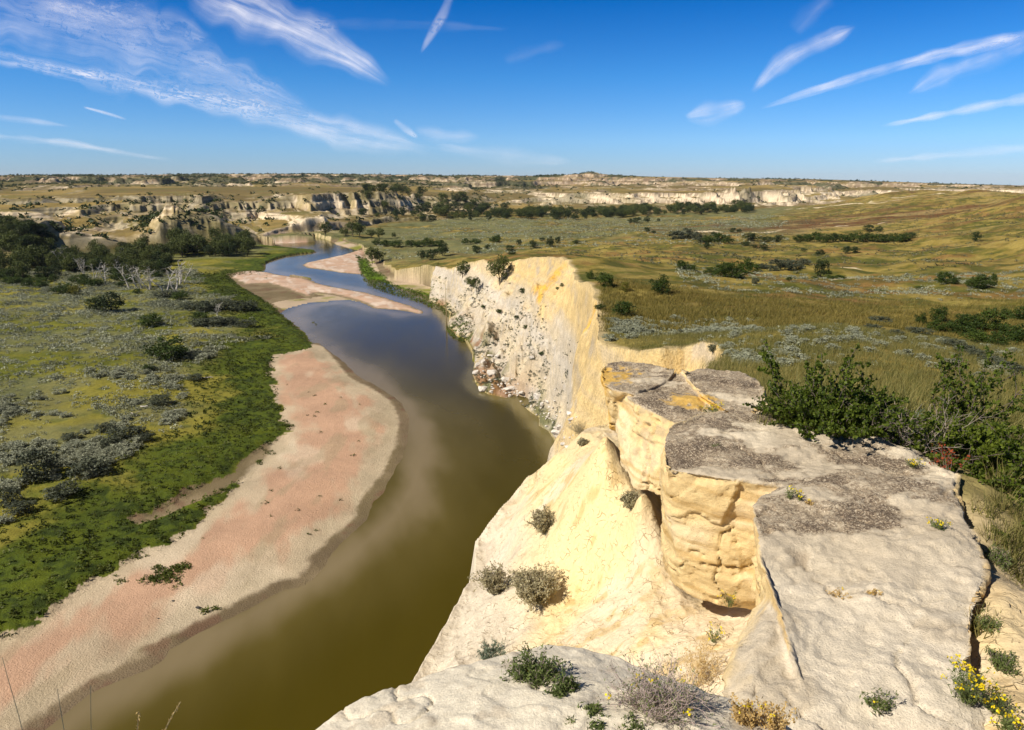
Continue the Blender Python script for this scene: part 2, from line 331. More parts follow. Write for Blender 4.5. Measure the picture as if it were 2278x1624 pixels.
# ---------------------------------------------------------------- scene helpers
def link(name, me, parent=None, mat=None):
    o = bpy.data.objects.new(name, me); C.objects.link(o)
    if mat is not None: me.materials.append(mat)
    if parent is not None: o.parent = parent
    return o
def tag(o, label=None, cat=None, group=None, kind=None):
    if label: o['label'] = label
    if cat: o['category'] = cat
    if group: o['group'] = group
    if kind: o['kind'] = kind
    return o
def empty(name, loc):
    o = bpy.data.objects.new(name, None); C.objects.link(o); o.location = loc; o.empty_display_size = .2
    return o
def npmesh(name, V, F, cols=None, smooth=False, tone=None, uv=None):
    """V (n,3), F (m,k) all faces of the same size"""
    me = bpy.data.meshes.new(name); V = np.asarray(V, np.float32); F = np.asarray(F, np.int32); k = F.shape[1]
    me.vertices.add(len(V)); me.vertices.foreach_set('co', V.ravel())
    me.loops.add(F.size); me.loops.foreach_set('vertex_index', F.ravel())
    me.polygons.add(len(F)); me.polygons.foreach_set('loop_start', np.arange(0, F.size, k, dtype=np.int32))
    try: me.polygons.foreach_set('loop_total', np.full(len(F), k, np.int32))
    except Exception: pass
    me.polygons.foreach_set('use_smooth', np.full(len(F), smooth))
    me.update(calc_edges=True); me.validate()
    if cols is not None:
        a = me.attributes.new('albedo', 'FLOAT_COLOR', 'POINT')
        c = np.ones((len(V), 4), np.float32); c[:, :np.shape(cols)[1]] = cols; a.data.foreach_set('color', c.ravel())
    if tone is not None:
        a = me.attributes.new('tone', 'FLOAT', 'POINT'); a.data.foreach_set('value', np.asarray(tone, np.float32))
    if uv is not None:
        l = me.uv_layers.new(name='UVMap'); l.data.foreach_set('uv', np.asarray(uv, np.float32)[F.ravel()].ravel())
    return me
class N:                                 # terse node tree builder
    def __init__(s, name):
        s.m = bpy.data.materials.new(name); s.m.use_nodes = True; s.t = s.m.node_tree; s.t.nodes.clear()
        s.out = s.t.nodes.new('ShaderNodeOutputMaterial')
    def n(s, ty, **kw):
        nd = s.t.nodes.new('ShaderNode'+ty)
        for k, v in kw.items():
            if k in nd.inputs.keys() or isinstance(k, int): s.set(nd.inputs[k], v)
            else: setattr(nd, k, v)
        return nd
    def set(s, inp, v):
        if isinstance(v, bpy.types.NodeSocket): s.t.links.new(v, inp)
        else: inp.default_value = v
    def math(s, op, a, b=None, clamp=False):
        nd = s.t.nodes.new('ShaderNodeMath'); nd.operation = op; nd.use_clamp = clamp; s.set(nd.inputs[0], a)
        if b is not None: s.set(nd.inputs[1], b)
        return nd.outputs[0]
    def noise(s, vec, scale, detail=4, rough=.55, dist=0):
        nd = s.t.nodes.new('ShaderNodeTexNoise'); s.set(nd.inputs['Vector'], vec)
        nd.inputs['Scale'].default_value = scale; nd.inputs['Detail'].default_value = detail
        nd.inputs['Roughness'].default_value = rough; nd.inputs['Distortion'].default_value = dist
        return nd.outputs['Fac']
    def vmap(s, vec, scale=(1, 1, 1), rot=(0, 0, 0)):
        nd = s.t.nodes.new('ShaderNodeMapping'); s.set(nd.inputs['Vector'], vec)
        nd.inputs['Scale'].default_value = scale; nd.inputs['Rotation'].default_value = rot
        return nd.outputs[0]
    def rng(s, v, a, b, c, d):
        nd = s.t.nodes.new('ShaderNodeMapRange'); s.set(nd.inputs[0], v)
        for i, q in enumerate((a, b, c, d)): s.set(nd.inputs[i+1], q)
        return nd.outputs[0]
    def mix(s, f, a, b, mode='MIX'):
        nd = s.t.nodes.new('ShaderNodeMix'); nd.data_type = 'RGBA'; nd.blend_type = mode
        s.set(nd.inputs[0], f); s.set(nd.inputs[6], a); s.set(nd.inputs[7], b); return nd.outputs[2]
    def attr(s, nm, o='Color'):
        nd = s.t.nodes.new('ShaderNodeAttribute'); nd.attribute_name = nm; return nd.outputs[o]
    def pos(s): return s.t.nodes.new('ShaderNodeNewGeometry').outputs['Position']
    def bump(s, h, strength, dist):
        nd = s.t.nodes.new('ShaderNodeBump'); s.set(nd.inputs['Height'], h); s.set(nd.inputs['Strength'], strength)
        nd.inputs['Distance'].default_value = dist; return nd.outputs[0]
    def done(s, col, rough=.9, normal=None, spec=.15, trans=None):
        b = s.n('BsdfPrincipled'); s.set(b.inputs['Base Color'], col); s.set(b.inputs['Roughness'], rough)
        b.inputs['Specular IOR Level'].default_value = spec
        if normal is not None: s.t.links.new(normal, b.inputs['Normal'])
        o = b.outputs[0]
        if trans:
            tr = s.n('BsdfTranslucent'); s.set(tr.inputs['Color'], col)
            mx = s.n('MixShader'); mx.inputs[0].default_value = trans
            s.t.links.new(o, mx.inputs[1]); s.t.links.new(tr.outputs[0], mx.inputs[2]); o = mx.outputs[0]
        s.t.links.new(o, s.out.inputs['Surface']); return s.m
def col(c): return (c[0], c[1], c[2], 1.0)
def gray(s, v):
    nd = s.t.nodes.new('ShaderNodeCombineColor')
    for i in range(3): s.set(nd.inputs[i], v)
    return nd.outputs[0]

# ---------------------------------------------------------------- ground colours (albedo only)
GREEN = (.095,.095,.016); GOLD = (.28,.205,.048); OLIVE = (.17,.14,.028); BROWN = (.17,.115,.04); RED = (.115,.052,.024)
CREAM = (.53,.42,.25); YELL = (.60,.42,.16); ORAN = (.66,.36,.035); GREYW = (.52,.45,.34); PINK = (.46,.285,.185); SAND = (.52,.40,.27); MUD = (.215,.165,.095)
WETB = (.15,.115,.06); LUSH = (.066,.092,.011); DKGR = (.04,.052,.018); SAGEC = (.20,.215,.13)
def ground_colour(X, Y, Z, M, nz):
    n1 = fbm(X/9, Y/9, 5, 201); n2 = fbm(X/2.1, Y/2.1, 4, 211); n3 = fbm(X/45, Y/45, 4, 221); n4 = fbm(X/.7, Y/.7, 3, 231)
    r = M['r']
    c = np.zeros(X.shape+(3,))+np.array(OLIVE)
    c = cmix(c, GOLD, ss(-.15, .35, n3+n1*.5)*.85)
    c = cmix(c, GREEN, ss(.0, .35, -n3*.6-n1*.7+n2*.2)*.75)
    c = cmix(c, BROWN, ss(.1, .5, n1*.5-n2*.6+.1)*.5)
    # --- left flood plain
    lf = M['isl'] & (X < -12)
    sag = ss(-.1, .3, fbm(X/13, Y/10, 4, 241)+.15)
    cl = np.zeros_like(c)+np.array((.150,.148,.020)); cl = cmix(cl, (.215,.190,.032), ss(-.1, .4, n1+n3)); cl = cmix(cl, (.085,.10,.016), ss(0, .4, n2-n1*.5)*.7)
    cl = cmix(cl, (.15,.15,.085), sag*.5*ss(5, 20, M['dv']))
    lushw = ss(14, 8, M['dv']+n1*9+n2*3)*ss(-.2, 1.0, M['dv'])
    cl = cmix(cl, LUSH, lushw*.95); cl = cmix(cl, (.085,.105,.010), lushw*ss(0, .4, n2)); cl = cmix(cl, (.028,.042,.006), lushw*ss(0, .35, n4*.6-n2*.7)*.8)
    c = np.where((lf & (M['dv'] > -1))[..., None], cl, c)
    # --- beach
    sd = np.zeros_like(c)+np.array((.47,.37,.25))
    tex = fbm(X/2.2+Y/6, Y/7-X/14, 4, 251)
    gv = ss(1.2, 4.5, M['dd']+tex*4.5+n1*2)*ss(.3, -2.5, M['dv']-tex*2)
    sd = cmix(sd, PINK, gv*.95); sd = cmix(sd, (.50,.31,.195), gv*ss(-.1, .5, n1+n4*.5)*.5)
    sd = cmix(sd, (.60,.50,.36), ss(.12, .40, fbm(X/7+Y/30, Y/16, 4, 261))*.5)
    sd = cmix(sd, (.33,.26,.16), ss(.1, .4, fbm(X/3, Y/8, 4, 271)-.1*gv)*.5)
    edge = ss(3.0, .2, M['dd']+n2*1.5+n1); sd = cmix(sd, (.40,.33,.22), edge*.6)
    sd = cmix(sd, (.30,.24,.15), ss(-40, 0, X)*0)
    isd = lf & (M['dv'] < 0)
    wv = ss(-.5, .4, M['dd']+n4*.3)
    wet = np.zeros_like(c)+np.array(MUD); wet = cmix(wet, WETB, ss(-.3, .3, fbm(X/4, Y/5, 5, 281))*.8)
    wet = cmix(wet, (.085,.055,.04), ss(2.6, .3, np.abs(-M['dw']-1.2+n1*2.5))*.35)
    wet = cmix(wet, (.15,.075,.05), ss(.2, .5, n2+n1*.5)*.5)
    sdc = wet+(sd-wet)*wv[..., None]
    c = np.where((isd | (lf & (M['dv'] < 1.2) & (n2*2 > M['dv']-.6)))[..., None], sdc, c)
    # bars in the river
    bc = np.zeros_like(c)+np.array((.50,.35,.25)); bc = cmix(bc, PINK, ss(-.1, .4, n1+n2)*.7); bc = cmix(bc, (.58,.46,.36), ss(0, .4, tex))
    bc = cmix(bc, MUD, ss(1.6, .2, M['bar']+n2))
    c = np.where((M['bar'] > -.5)[..., None], bc, c)
    # shore and flats across the river
    rf = M['isl'] & (X >= -100) & (M['dv'] < -1) & (M['bar'] < -.5) & (r > 200)
    c = np.where((rf & (Z < 1.0) & (M['dw'] > -14) & (M['dd'] < -3))[..., None], cmix(np.zeros_like(c)+np.array(SAND)*.85, (.2,.2,.04), ss(-.1, .4, n1)), c)
    for L in (FL0, FL1):
        q = ss(-.6, 1.2, L(X, Y)+n2*1.5)*(r < 330)*ss(2.2, 1.2, Z)
        c = cmix(c, (.085,.135,.012), q)
    # under water
    c = np.where((M['dw'] > 0)[..., None], np.array((.13,.10,.045)), c)
    # --- cut bank
    t = M['t']; cw = M['cliff']
    lay = (Z/1.0+fbm(X/30, Y/45, 3, 301)*3)
    q3 = fbm3(X/7, Y/15, Z/1.8, 4, 305); q4 = fbm3(X/2, Y/4, Z/.9, 3, 307); g1, g2 = n1, n2; n1 = q3; n2 = q4
    cc = np.zeros_like(c)+np.array((.48,.42,.33)); cc = cmix(cc, CREAM, ss(-.2, .3, vn(lay*1.3, X/30, 303)*2-1)*.6); cc = cmix(cc, (.44,.385,.31), ss(.05, .3, q3)*.6)
    zr_ = Z/np.maximum(M['zT'], 3); cc = cmix(cc, YELL, ss(.60, .80, zr_+q3*.22)*(.3+.5*ss(-14, 4, X+q3*8))*ss(9, 15, M['zT']))
    cc = cmix(cc, (.30,.25,.19), ss(.72, .9, vn(lay*1.9, X/30+Y/60, 309))*.45); cc = cmix(cc, (.62,.52,.34), ss(.1, .4, q4)*.4)
    og = np.exp(-((X-5)**2+(Y-128)**2)/60)*1.2+np.exp(-((X-8.5)**2+(Y-70)**2)/28)*1.2
    cc = cmix(cc, ORAN, ss(.45, .9, og*(.8+q3*1.2))*ss(.55, .75, Z/np.maximum(M['zT'], 3)+q3*.3)*.8)
    cc = cmix(cc, (.30,.24,.17), ss(.12, .35, q4)*.35); deb0 = t
    cc = cmix(cc, (.40,.33,.25), ss(.15, .5, n2*.8-n1*.5)*.5)
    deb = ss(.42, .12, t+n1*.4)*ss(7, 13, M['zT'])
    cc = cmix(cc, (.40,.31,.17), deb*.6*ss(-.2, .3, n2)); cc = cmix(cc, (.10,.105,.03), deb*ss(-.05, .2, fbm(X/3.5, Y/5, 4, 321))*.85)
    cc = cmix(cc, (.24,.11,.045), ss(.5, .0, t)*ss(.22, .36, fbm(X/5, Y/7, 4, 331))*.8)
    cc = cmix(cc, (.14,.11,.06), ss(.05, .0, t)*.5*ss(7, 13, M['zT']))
    n1, n2 = g1, g2
    c = c*(1-cw[..., None])+cc*cw[..., None]
    # --- uplands
    pl = M['plat']*1.0
    # rim of bare soil
    rimw = ss(1.0, .1, M['dT']+n2*.5)*pl*ss(16, 30, r); c = cmix(c, (.55,.42,.22), rimw*.8)
    up = (~M['isl']) & (M['cliff'] < .5) & (M['far'] < .5) & (r > 3)
    cu_ = cmix(np.zeros_like(c)+np.array((.160,.128,.026)), (.265,.195,.046), ss(-.2, .3, n3+n1*.6)*.8)
    cu_ = cmix(cu_, (.115,.115,.02), ss(.05, .35, -n1*.8-n3*.5)*.7); cu_ = cmix(cu_, BROWN, ss(.1, .45, n2*.5+fbm(X/25, Y/12, 4, 341))*.55)
    mt = fbm(X/4.5, Y/4.5, 5, 345); cu_ = cmix(cu_, (.31,.225,.06), ss(.02, .35, mt)*.5); cu_ = cmix(cu_, (.10,.10,.022), ss(.02, .35, -mt+n4*.2)*.65); cu_ = cmix(cu_, (.24,.12,.045), ss(.15, .4, fbm(X/11, Y/7, 4, 347))*.6)
    hol = np.exp(-(((X-13)/9)**2+((Y-58)/17)**2)*.8); cu_ = cmix(cu_, (.075,.085,.018), hol*.9)          # green hollow behind the rim
    brs = np.exp(-(((X-24)/15)**2+((Y-72)/14)**2)); cu_ = cmix(cu_, (.13,.095,.022), brs*.75*ss(-.5, .1, n1))
    cu_ = cmix(cu_, (.30,.235,.07), ss(.05, .35, mt+.4*n2)*.35); cu_ = cmix(cu_, (.055,.065,.016), ss(.08, .3, -mt*.8-n2*.5)*.5)
    red = np.exp(-(((X-190)/130)**2+((Y-(430+.10*X))/50)**2))*1.4; cu_ = cmix(cu_, RED, ss(.30, .6, red*(.75+fbm(X/40+Y/15, Y/14, 4, 351)*1.1))*.85)
    stre = fbm(X/90, Y/9, 4, 361); cu_ = cmix(cu_, (.34,.25,.10), ss(.15, .45, stre)*ss(250, 450, r)*ss(30, 120, X)*.6)
    cu_ = cmix(cu_, (.13,.075,.03), ss(.15, .45, -stre)*ss(250, 450, r)*ss(60, 150, X)*.75)
    flat = ss(8, 4.5, Z)*ss(230, 330, r); cu_ = cmix(cu_, (.15,.155,.07), flat*.8*ss(-.45, .2, fbm(X/30, Y/30, 4, 371)+.1)); cu_ = cmix(cu_, (.085,.095,.035), flat*ss(.15, .4, fbm(X/25, Y/8, 4, 373))*.6)
    for (a, b, s1, s2) in ((75, 163, 9, 3.5), (137, 158, 7, 3), (61, 128, 5, 1.3), (126, 400, 30, 4), (330, 720, 60, 18), (420, 760, 50, 14), (200, 420, 30, 5), (96, 230, 10, 2.0)):
        q = np.exp(-(((X-a)/s1)**2+((Y-b)/s2)**2)); cu_ = cmix(cu_, (.60,.49,.31), ss(.45, .75, q+n1*.55-n2*.2))
    bare = ss(.22, .40, 1-nz+n2*.10); cu_ = cmix(cu_, (.52,.41,.23), bare*.8)
    c = np.where(up[..., None], cu_, c)
    # redo the rim tint lost above
    c = np.where(up[..., None], cmix(c, (.55,.42,.22), rimw*.8), c)
    # --- far badlands
    fz = M['far']; q = r/600
    fn = fbm(X/28, Y/40, 5, 401); fn2 = fbm(X/9, Y/14, 4, 411)
    cf = cmix(np.zeros_like(c)+np.array((.165,.122,.045)), (.28,.20,.065), ss(-.2, .3, fbm(X/110, Y/80, 4, 421)))
    cf = cmix(cf, (.13,.125,.035), ss(0, .35, fn)*.6)
    cf = cmix(cf, (.085,.085,.032), ss(900, 1300, r)*ss(120, -80, X)*.6); slope = np.sqrt(1/nz**2-1); b = np.clip(ss(.16, .34, slope+fn*.20+fn2*.08+.03)+M['ris']*mix(.55, 1, ss(700, 1000, r))*ss(-.2, .15, fn+.5*fbm(X/150, Y/150, 3, 461)), 0, 1)
    au = proj(X, Y, Z)[0]; aa_ = np.arctan2(X, Y); k0 = np.interp(aa_, LAZ, LR[:, 0]); k1 = np.interp(aa_, LAZ, LR[:, 1]); k3 = np.interp(aa_, LAZ, LR[:, 3]); k4 = np.interp(aa_, LAZ, LR[:, 4])
    w1 = np.maximum(np.maximum(ss(60, 100, au)*ss(270, 220, au), ss(370, 400, au)*ss(620, 570, au)), ss(625, 660, au)*ss(840, 790, au))*ss(1.10, 1.02, r/k1)
    w2 = ss(.94, 1.0, r/k3)*ss(1.05, 1.0, r/k4)*ss(200, 300, au)*ss(1150, 1050, au)*ss(-.25, .05, fn+.2*fn2)
    b = np.clip(np.maximum(b, np.maximum(w1, w2)*ss(.04, .14, slope)), 0, 1)
    st = Z/2.6+fn*.8+fbm(X/240, Y/240, 2, 431)*3
    band = vn(st, st*0+3, 441); band2 = vn(st*2.7, st*0+9, 443)
    bc = np.zeros_like(c)+np.array((.31,.235,.14)); bc = cmix(bc, (.66,.54,.37), ss(.42, .65, band)); bc = cmix(bc, (.20,.14,.09), ss(.45, .25, band2)*.7)
    bc = cmix(bc, (.52,.37,.13), ss(900, 600, r)*.5*ss(-.2, .3, fn2)); bc = cmix(bc, (.34,.20,.14), ss(1250, 1700, r)*.45*band2)
    bc = cmix(bc, (.15,.13,.055), ss(.05, .35, fn2-fn*.3)*.45)
    cf = cf+(bc-cf)*b[..., None]
    cf = cmix(cf, (.050,.060,.026), ss(.06, .24, fbm(X/70, Y/70, 5, 451)+.10+.10*ss(1100, 1500, r)-.25*ss(30, 200, X)*ss(2600, 1500, r))*ss(.08, .30, slope+.25*ss(1300, 1900, r))*(.55+.35*ss(900, 1500, r)))
    c = c*(1-fz[..., None])+cf*fz[..., None]
    ts = np.where(((M['isl'] & (M['dv'] < 0) & (M['far'] < .5)) | (M['bar'] > 0))[..., None], .17, 1.0)
    return np.concatenate([np.clip(c, .01, .85), ts], -1)

def polar_sheet(name, rs, azs, mat, extra=None):
    R, Az = np.meshgrid(rs, azs, indexing='ij'); X = R*np.sin(Az); Y = R*np.cos(Az)
    Z, M = height_p(X, Y)
    if extra: Z = extra(X, Y, Z, M)
    gr = np.gradient(Z, axis=0)/np.gradient(R, axis=0); ga = np.gradient(Z, axis=1)/(np.gradient(Az, axis=1)*R)
    nz = 1/np.sqrt(1+gr**2+ga**2)
    def colour(q):
        m = {k: v[q] for k, v in M.items()}
        if name == 'ridge_slope': return near_colour(X[q], Y[q], Z[q], m, nz[q], ground_colour(X[q], Y[q], Z[q], m, nz[q])[..., :3])
        return ground_colour(X[q], Y[q], Z[q], m, nz[q])
    with ThreadPoolExecutor(4) as ex: cc = np.concatenate(list(ex.map(colour, [slice(i, i+24) for i in range(0, X.shape[0], 24)])))
    nr, na = R.shape; idx = np.arange(nr*na).reshape(nr, na)
    F = np.stack([idx[:-1, :-1], idx[:-1, 1:], idx[1:, 1:], idx[1:, :-1]], -1).reshape(-1, 4)
    V = np.stack([X, Y, Z], -1).reshape(-1, 3)
    me = npmesh(name, V, F, cc.reshape(-1, cc.shape[-1]), smooth=True)
    if name == 'ridge_slope': pass
    o = link(name, me, mat=mat); tag(o, kind='structure'); return o

def near_colour(X, Y, Z, M, nz, c):
    n1 = fbm(X/.9, Y/.9, 5, 501); n2 = fbm(X/.16, Y/.16, 4, 511)
    a = np.zeros_like(c)+np.array((.74,.575,.30)); a = cmix(a, (.68,.57,.42), ss(-.1, .3, n1)*.7); a = cmix(a, (.55,.37,.14), ss(.18, .45, n2+.25*n1)*.65); rl = fbm(X/.5+Y*.3, Y/2.2-X*.5, 4, 521); a = cmix(a, (.60,.47,.28), ss(.05, .35, rl)*.5)
    u, v = proj(X, Y, Z)
    lower = ss(.2, -.8, X-.35+n1*.6)                        # greyer clay where the shoulder breaks towards the river
    a = cmix(a, (.60,.52,.40), lower*.9); a = cmix(a, (.46,.38,.28), lower*ss(0, .3, n2+n1*.6)*.6)
    # soil and thin grass east of the ledge
    e = ss(2.3, 3.0, X-.12*(Y-3)+n1*.35); a = cmix(a, (.50,.39,.24), e)
    g = ss(3.5, 5.2, Y+.9*(X-3)+n1*1.2)*e; a = cmix(a, (.19,.16,.04), g*.8)
    k = ss(6.5, 9.5, M['r']+n1)*ss(1.6, 2.6, X-.16*(Y-8)+n1*.3); a = a+(c-a)*k[..., None]
    return a

def shade_ground():
    s = N('ground_soil_and_grass'); p = s.pos(); c = s.attr('albedo')
    a = s.noise(p, 1.3, 6, .65); b = s.noise(p, 7.0, 4, .6); l = s.noise(p, .12, 5, .6)
    f = s.math('ADD', s.math('MULTIPLY', a, .5), s.math('MULTIPLY', b, .5))
    ta = s.attr('albedo', 'Alpha'); k = s.math('ADD', 1.0, s.math('MULTIPLY', s.rng(f, .3, .7, -.42, .42), ta)); k2 = s.rng(l, .3, .7, .85, 1.15)
    cc = s.mix(1.0, c, gray(s, s.math('MULTIPLY', k, k2)), 'MULTIPLY')
    bp = s.bump(f, .7, .35)
    return s.done(cc, .95, bp, .08)
def shade_near():
    s = N('dry_cracked_clay'); p = s.pos(); c = s.attr('albedo')
    a = s.noise(p, 9, 6, .65, .4); b = s.noise(s.vmap(p, (1, 1, .35)), 34, 4, .65)
    vo = s.t.nodes.new('ShaderNodeTexVoronoi'); vo.feature = 'DISTANCE_TO_EDGE'; vo.inputs['Scale'].default_value = 11
    wp = s.n('VectorMath', operation='ADD'); s.set(wp.inputs[0], p)
    nc = s.t.nodes.new('ShaderNodeTexNoise'); nc.inputs['Scale'].default_value = 5; s.set(nc.inputs['Vector'], p)
    sc = s.n('VectorMath', operation='SCALE'); s.set(sc.inputs[0], nc.outputs['Color']); sc.inputs['Scale'].default_value = .22
    s.set(wp.inputs[1], sc.outputs[0]); s.set(vo.inputs['Vector'], wp.outputs[0])
    cr = s.math('MULTIPLY', s.rng(vo.outputs['Distance'], 0, .05, 1, 0), s.rng(a, .48, .62, 0, 1))
    k = s.rng(s.math('ADD', s.math('MULTIPLY', a, .5), s.math('MULTIPLY', b, .5)), .3, .7, .84, 1.14)
    cc = s.mix(1.0, c, gray(s, k), 'MULTIPLY'); cc = s.mix(s.math('MULTIPLY', cr, .55, True), cc, (.36,.22,.08,1))
    h = s.math('SUBTRACT', s.math('ADD', s.math('MULTIPLY', a, .7), s.math('MULTIPLY', b, .25)), s.math('MULTIPLY', cr, .35))
    return s.done(cc, .95, s.bump(h, .8, .05), .08)

# ---------------------------------------------------------------- build ground
QD = 1.0 if QUAL else .6
naz = int(1450*QD)
azf = np.radians(np.linspace(-43.5, 43.5, naz))
azs = np.concatenate([np.radians(np.linspace(-80, -44, 60)), azf, np.radians(np.linspace(44, 80, 60))])
nr = int(1250*QD)
lr = np.concatenate([np.linspace(math.log(14), math.log(60), int(230*QD), endpoint=False), np.linspace(math.log(60), math.log(260), int(430*QD), endpoint=False),
                     np.linspace(math.log(260), math.log(2600), int(560*QD), endpoint=False), np.linspace(math.log(2600), math.log(9000), 50)])
GM = shade_ground()
terrain = polar_sheet('terrain', np.exp(lr), azs, GM)
def near_detail(X, Y, Z, M):
    e = ss(14, 12.5, M['r'])
    w = fbm(X/.5, Y/.5, 3, 601)*.15
    rill = ridged(X/.55+Y*.25+w, Y/1.7-X*.5, 3, 611)-.6        # shallow run-off rills
    Z = Z+e*(fbm(X/1.3, Y/1.3, 3, 621)*.12+rill*.11+fbm(X/.22, Y/.22, 4, 631)*.030+fbm(X/.06, Y/.06, 2, 641)*.007)
    return Z
azn = np.radians(np.concatenate([np.linspace(-85, -40, 60, endpoint=False), np.linspace(-40, 44, int(1000*QD)), np.linspace(44.5, 85, 60)]))
near = polar_sheet('ridge_slope', np.exp(np.linspace(math.log(1.0), math.log(14), int(640*QD))), azn, shade_near(), near_detail)

# ---------------------------------------------------------------- river water
def shade_water():
    s = N('muddy_river_water'); p = s.pos(); c = s.attr('albedo')
    n = s.noise(s.vmap(p, (.25, .06, 1)), 1.0, 4, .6, .6)
    cc = s.mix(1.0, c, gray(s, s.rng(n, .3, .7, .95, 1.05)), 'MULTIPLY')
    n2 = s.noise(s.vmap(p, (.9, .5, 1)), 1.2, 3, .5)
    b = s.n('BsdfPrincipled'); s.set(b.inputs['Base Color'], cc); b.inputs['Roughness'].default_value = .16
    s.set(b.inputs['Roughness'], s.rng(n, .35, .65, .12, .17))
    b.inputs['IOR'].default_value = 1.33; b.inputs['Specular IOR Level'].default_value = .38
    s.t.links.new(s.bump(s.math('ADD', n2, s.math('MULTIPLY', s.noise(s.vmap(p, (.5, .14, 1)), 5.0, 3, .6), .35)), .16, .07), b.inputs['Normal']); s.t.links.new(b.outputs[0], s.out.inputs['Surface']); return s.m
def build_water():
    rs = np.exp(np.linspace(math.log(16), math.log(620), int(420*QD))); az = np.radians(np.linspace(-62, 16, int(520*QD)))
    R, Az = np.meshgrid(rs, az, indexing='ij'); X = R*np.sin(Az); Y = R*np.cos(Az)
    d = sdist(X, Y, WATER)+fbm(X/3.5, Y/3.5, 4, 121)*.33
    dl = polyd(X, Y, pix(WET, 0.0))[0]; db = polyd(X, Y, BASE)[0]
    b = np.maximum(np.maximum(sdist(X, Y, BAR2), sdist(X, Y, BAR3)), sdist(X, Y, BAR4))
    n = fbm(X/6+Y/20, Y/16, 4, 701)
    c = np.zeros(X.shape+(3,))+np.array((.056,.042,.0025))
    sh = np.maximum(ss(12, .5, dl+n*3), ss(7, .3, -b+n*4)*(b < 1)); c = cmix(c, (.13,.10,.028), sh*.6); c = cmix(c, (.20,.155,.085), ss(5, 0, dl+n*3)*.85)
    c = cmix(c, (.16,.13,.05), ss(3.0, 0, db+n*2.5)*.8)
    nr_, na_ = R.shape; idx = np.arange(nr_*na_).reshape(nr_, na_)
    F = np.stack([idx[:-1, :-1], idx[:-1, 1:], idx[1:, 1:], idx[1:, :-1]], -1).reshape(-1, 4)
    keep = (d.ravel()[F] > -3.5).any(1)
    F = F[keep]; V = np.stack([X, Y, X*0-.005], -1).reshape(-1, 3)
    used = np.unique(F); rm = np.zeros(len(V), int); rm[used] = np.arange(len(used))
    me = npmesh('river', V[used], rm[F], c.reshape(-1, 3)[used], smooth=True)
    return tag(link('river', me, mat=shade_water()), kind='structure')
river = build_water()
# ---------------------------------------------------------------- sandstone ledges
import bmesh
def block(bm, top, zt, bot, zb, tilt=None):
    """convex block between an upper outline and a lower outline (pixels projected onto their own heights)"""
    vs = []
    for lst, z in ((top, zt), (bot, zb)):
        for q in lst:
            zz = H+(q[2] if len(q) > 2 else z)
            p = P(float(q[0]), float(q[1]), zz); vs.append(bm.verts.new(tuple(p)))
    r = bmesh.ops.convex_hull(bm, input=vs)
    bmesh.ops.delete(bm, geom=[g for g in r['geom_interior'] if isinstance(g, bmesh.types.BMVert)], context='VERTS')
def remesh(bm, vox, name):
    me = bpy.data.meshes.new(name+'_src'); bmesh.ops.recalc_face_normals(bm, faces=bm.faces); bm.to_mesh(me); bm.free()
    o = bpy.data.objects.new(name+'_src', me); C.objects.link(o)
    md = o.modifiers.new('r', 'REMESH'); md.mode = 'VOXEL'; md.voxel_size = vox; md.adaptivity = 0
    sm = o.modifiers.new('s', 'SMOOTH'); sm.factor = .5; sm.iterations = 1
    dg = bpy.context.evaluated_depsgraph_get(); me2 = bpy.data.meshes.new_from_object(o.evaluated_get(dg)); bpy.data.objects.remove(o); bpy.data.meshes.remove(me)
    me2.name = name; return me2
def cells(x, y, z, seed, jit=.9):
    ix, iy, iz = np.floor(x), np.floor(y), np.floor(z); best = np.full(x.shape, 9.); val = np.zeros(x.shape)
    for a in (-1, 0, 1):
        for b in (-1, 0, 1):
            for c in (-1, 0, 1):
                cx, cy, cz = ix+a, iy+b, iz+c; k = cx*57+cz*131; px = cx+jit*_h(k, cy, seed); py = cy+jit*_h(k, cy, seed+1); pz = cz+jit*_h(k, cy, seed+2)
                d = (px-x)**2+(py-y)**2+(pz-z)**2; m = d < best; best = np.where(m, d, best); val = np.where(m, _h(k, cy, seed+3)+((x-px)*(_h(k, cy, seed+4)-.5)+(z-pz)*(_h(k, cy, seed+5)-.5))*.9, val)
    return val-.5
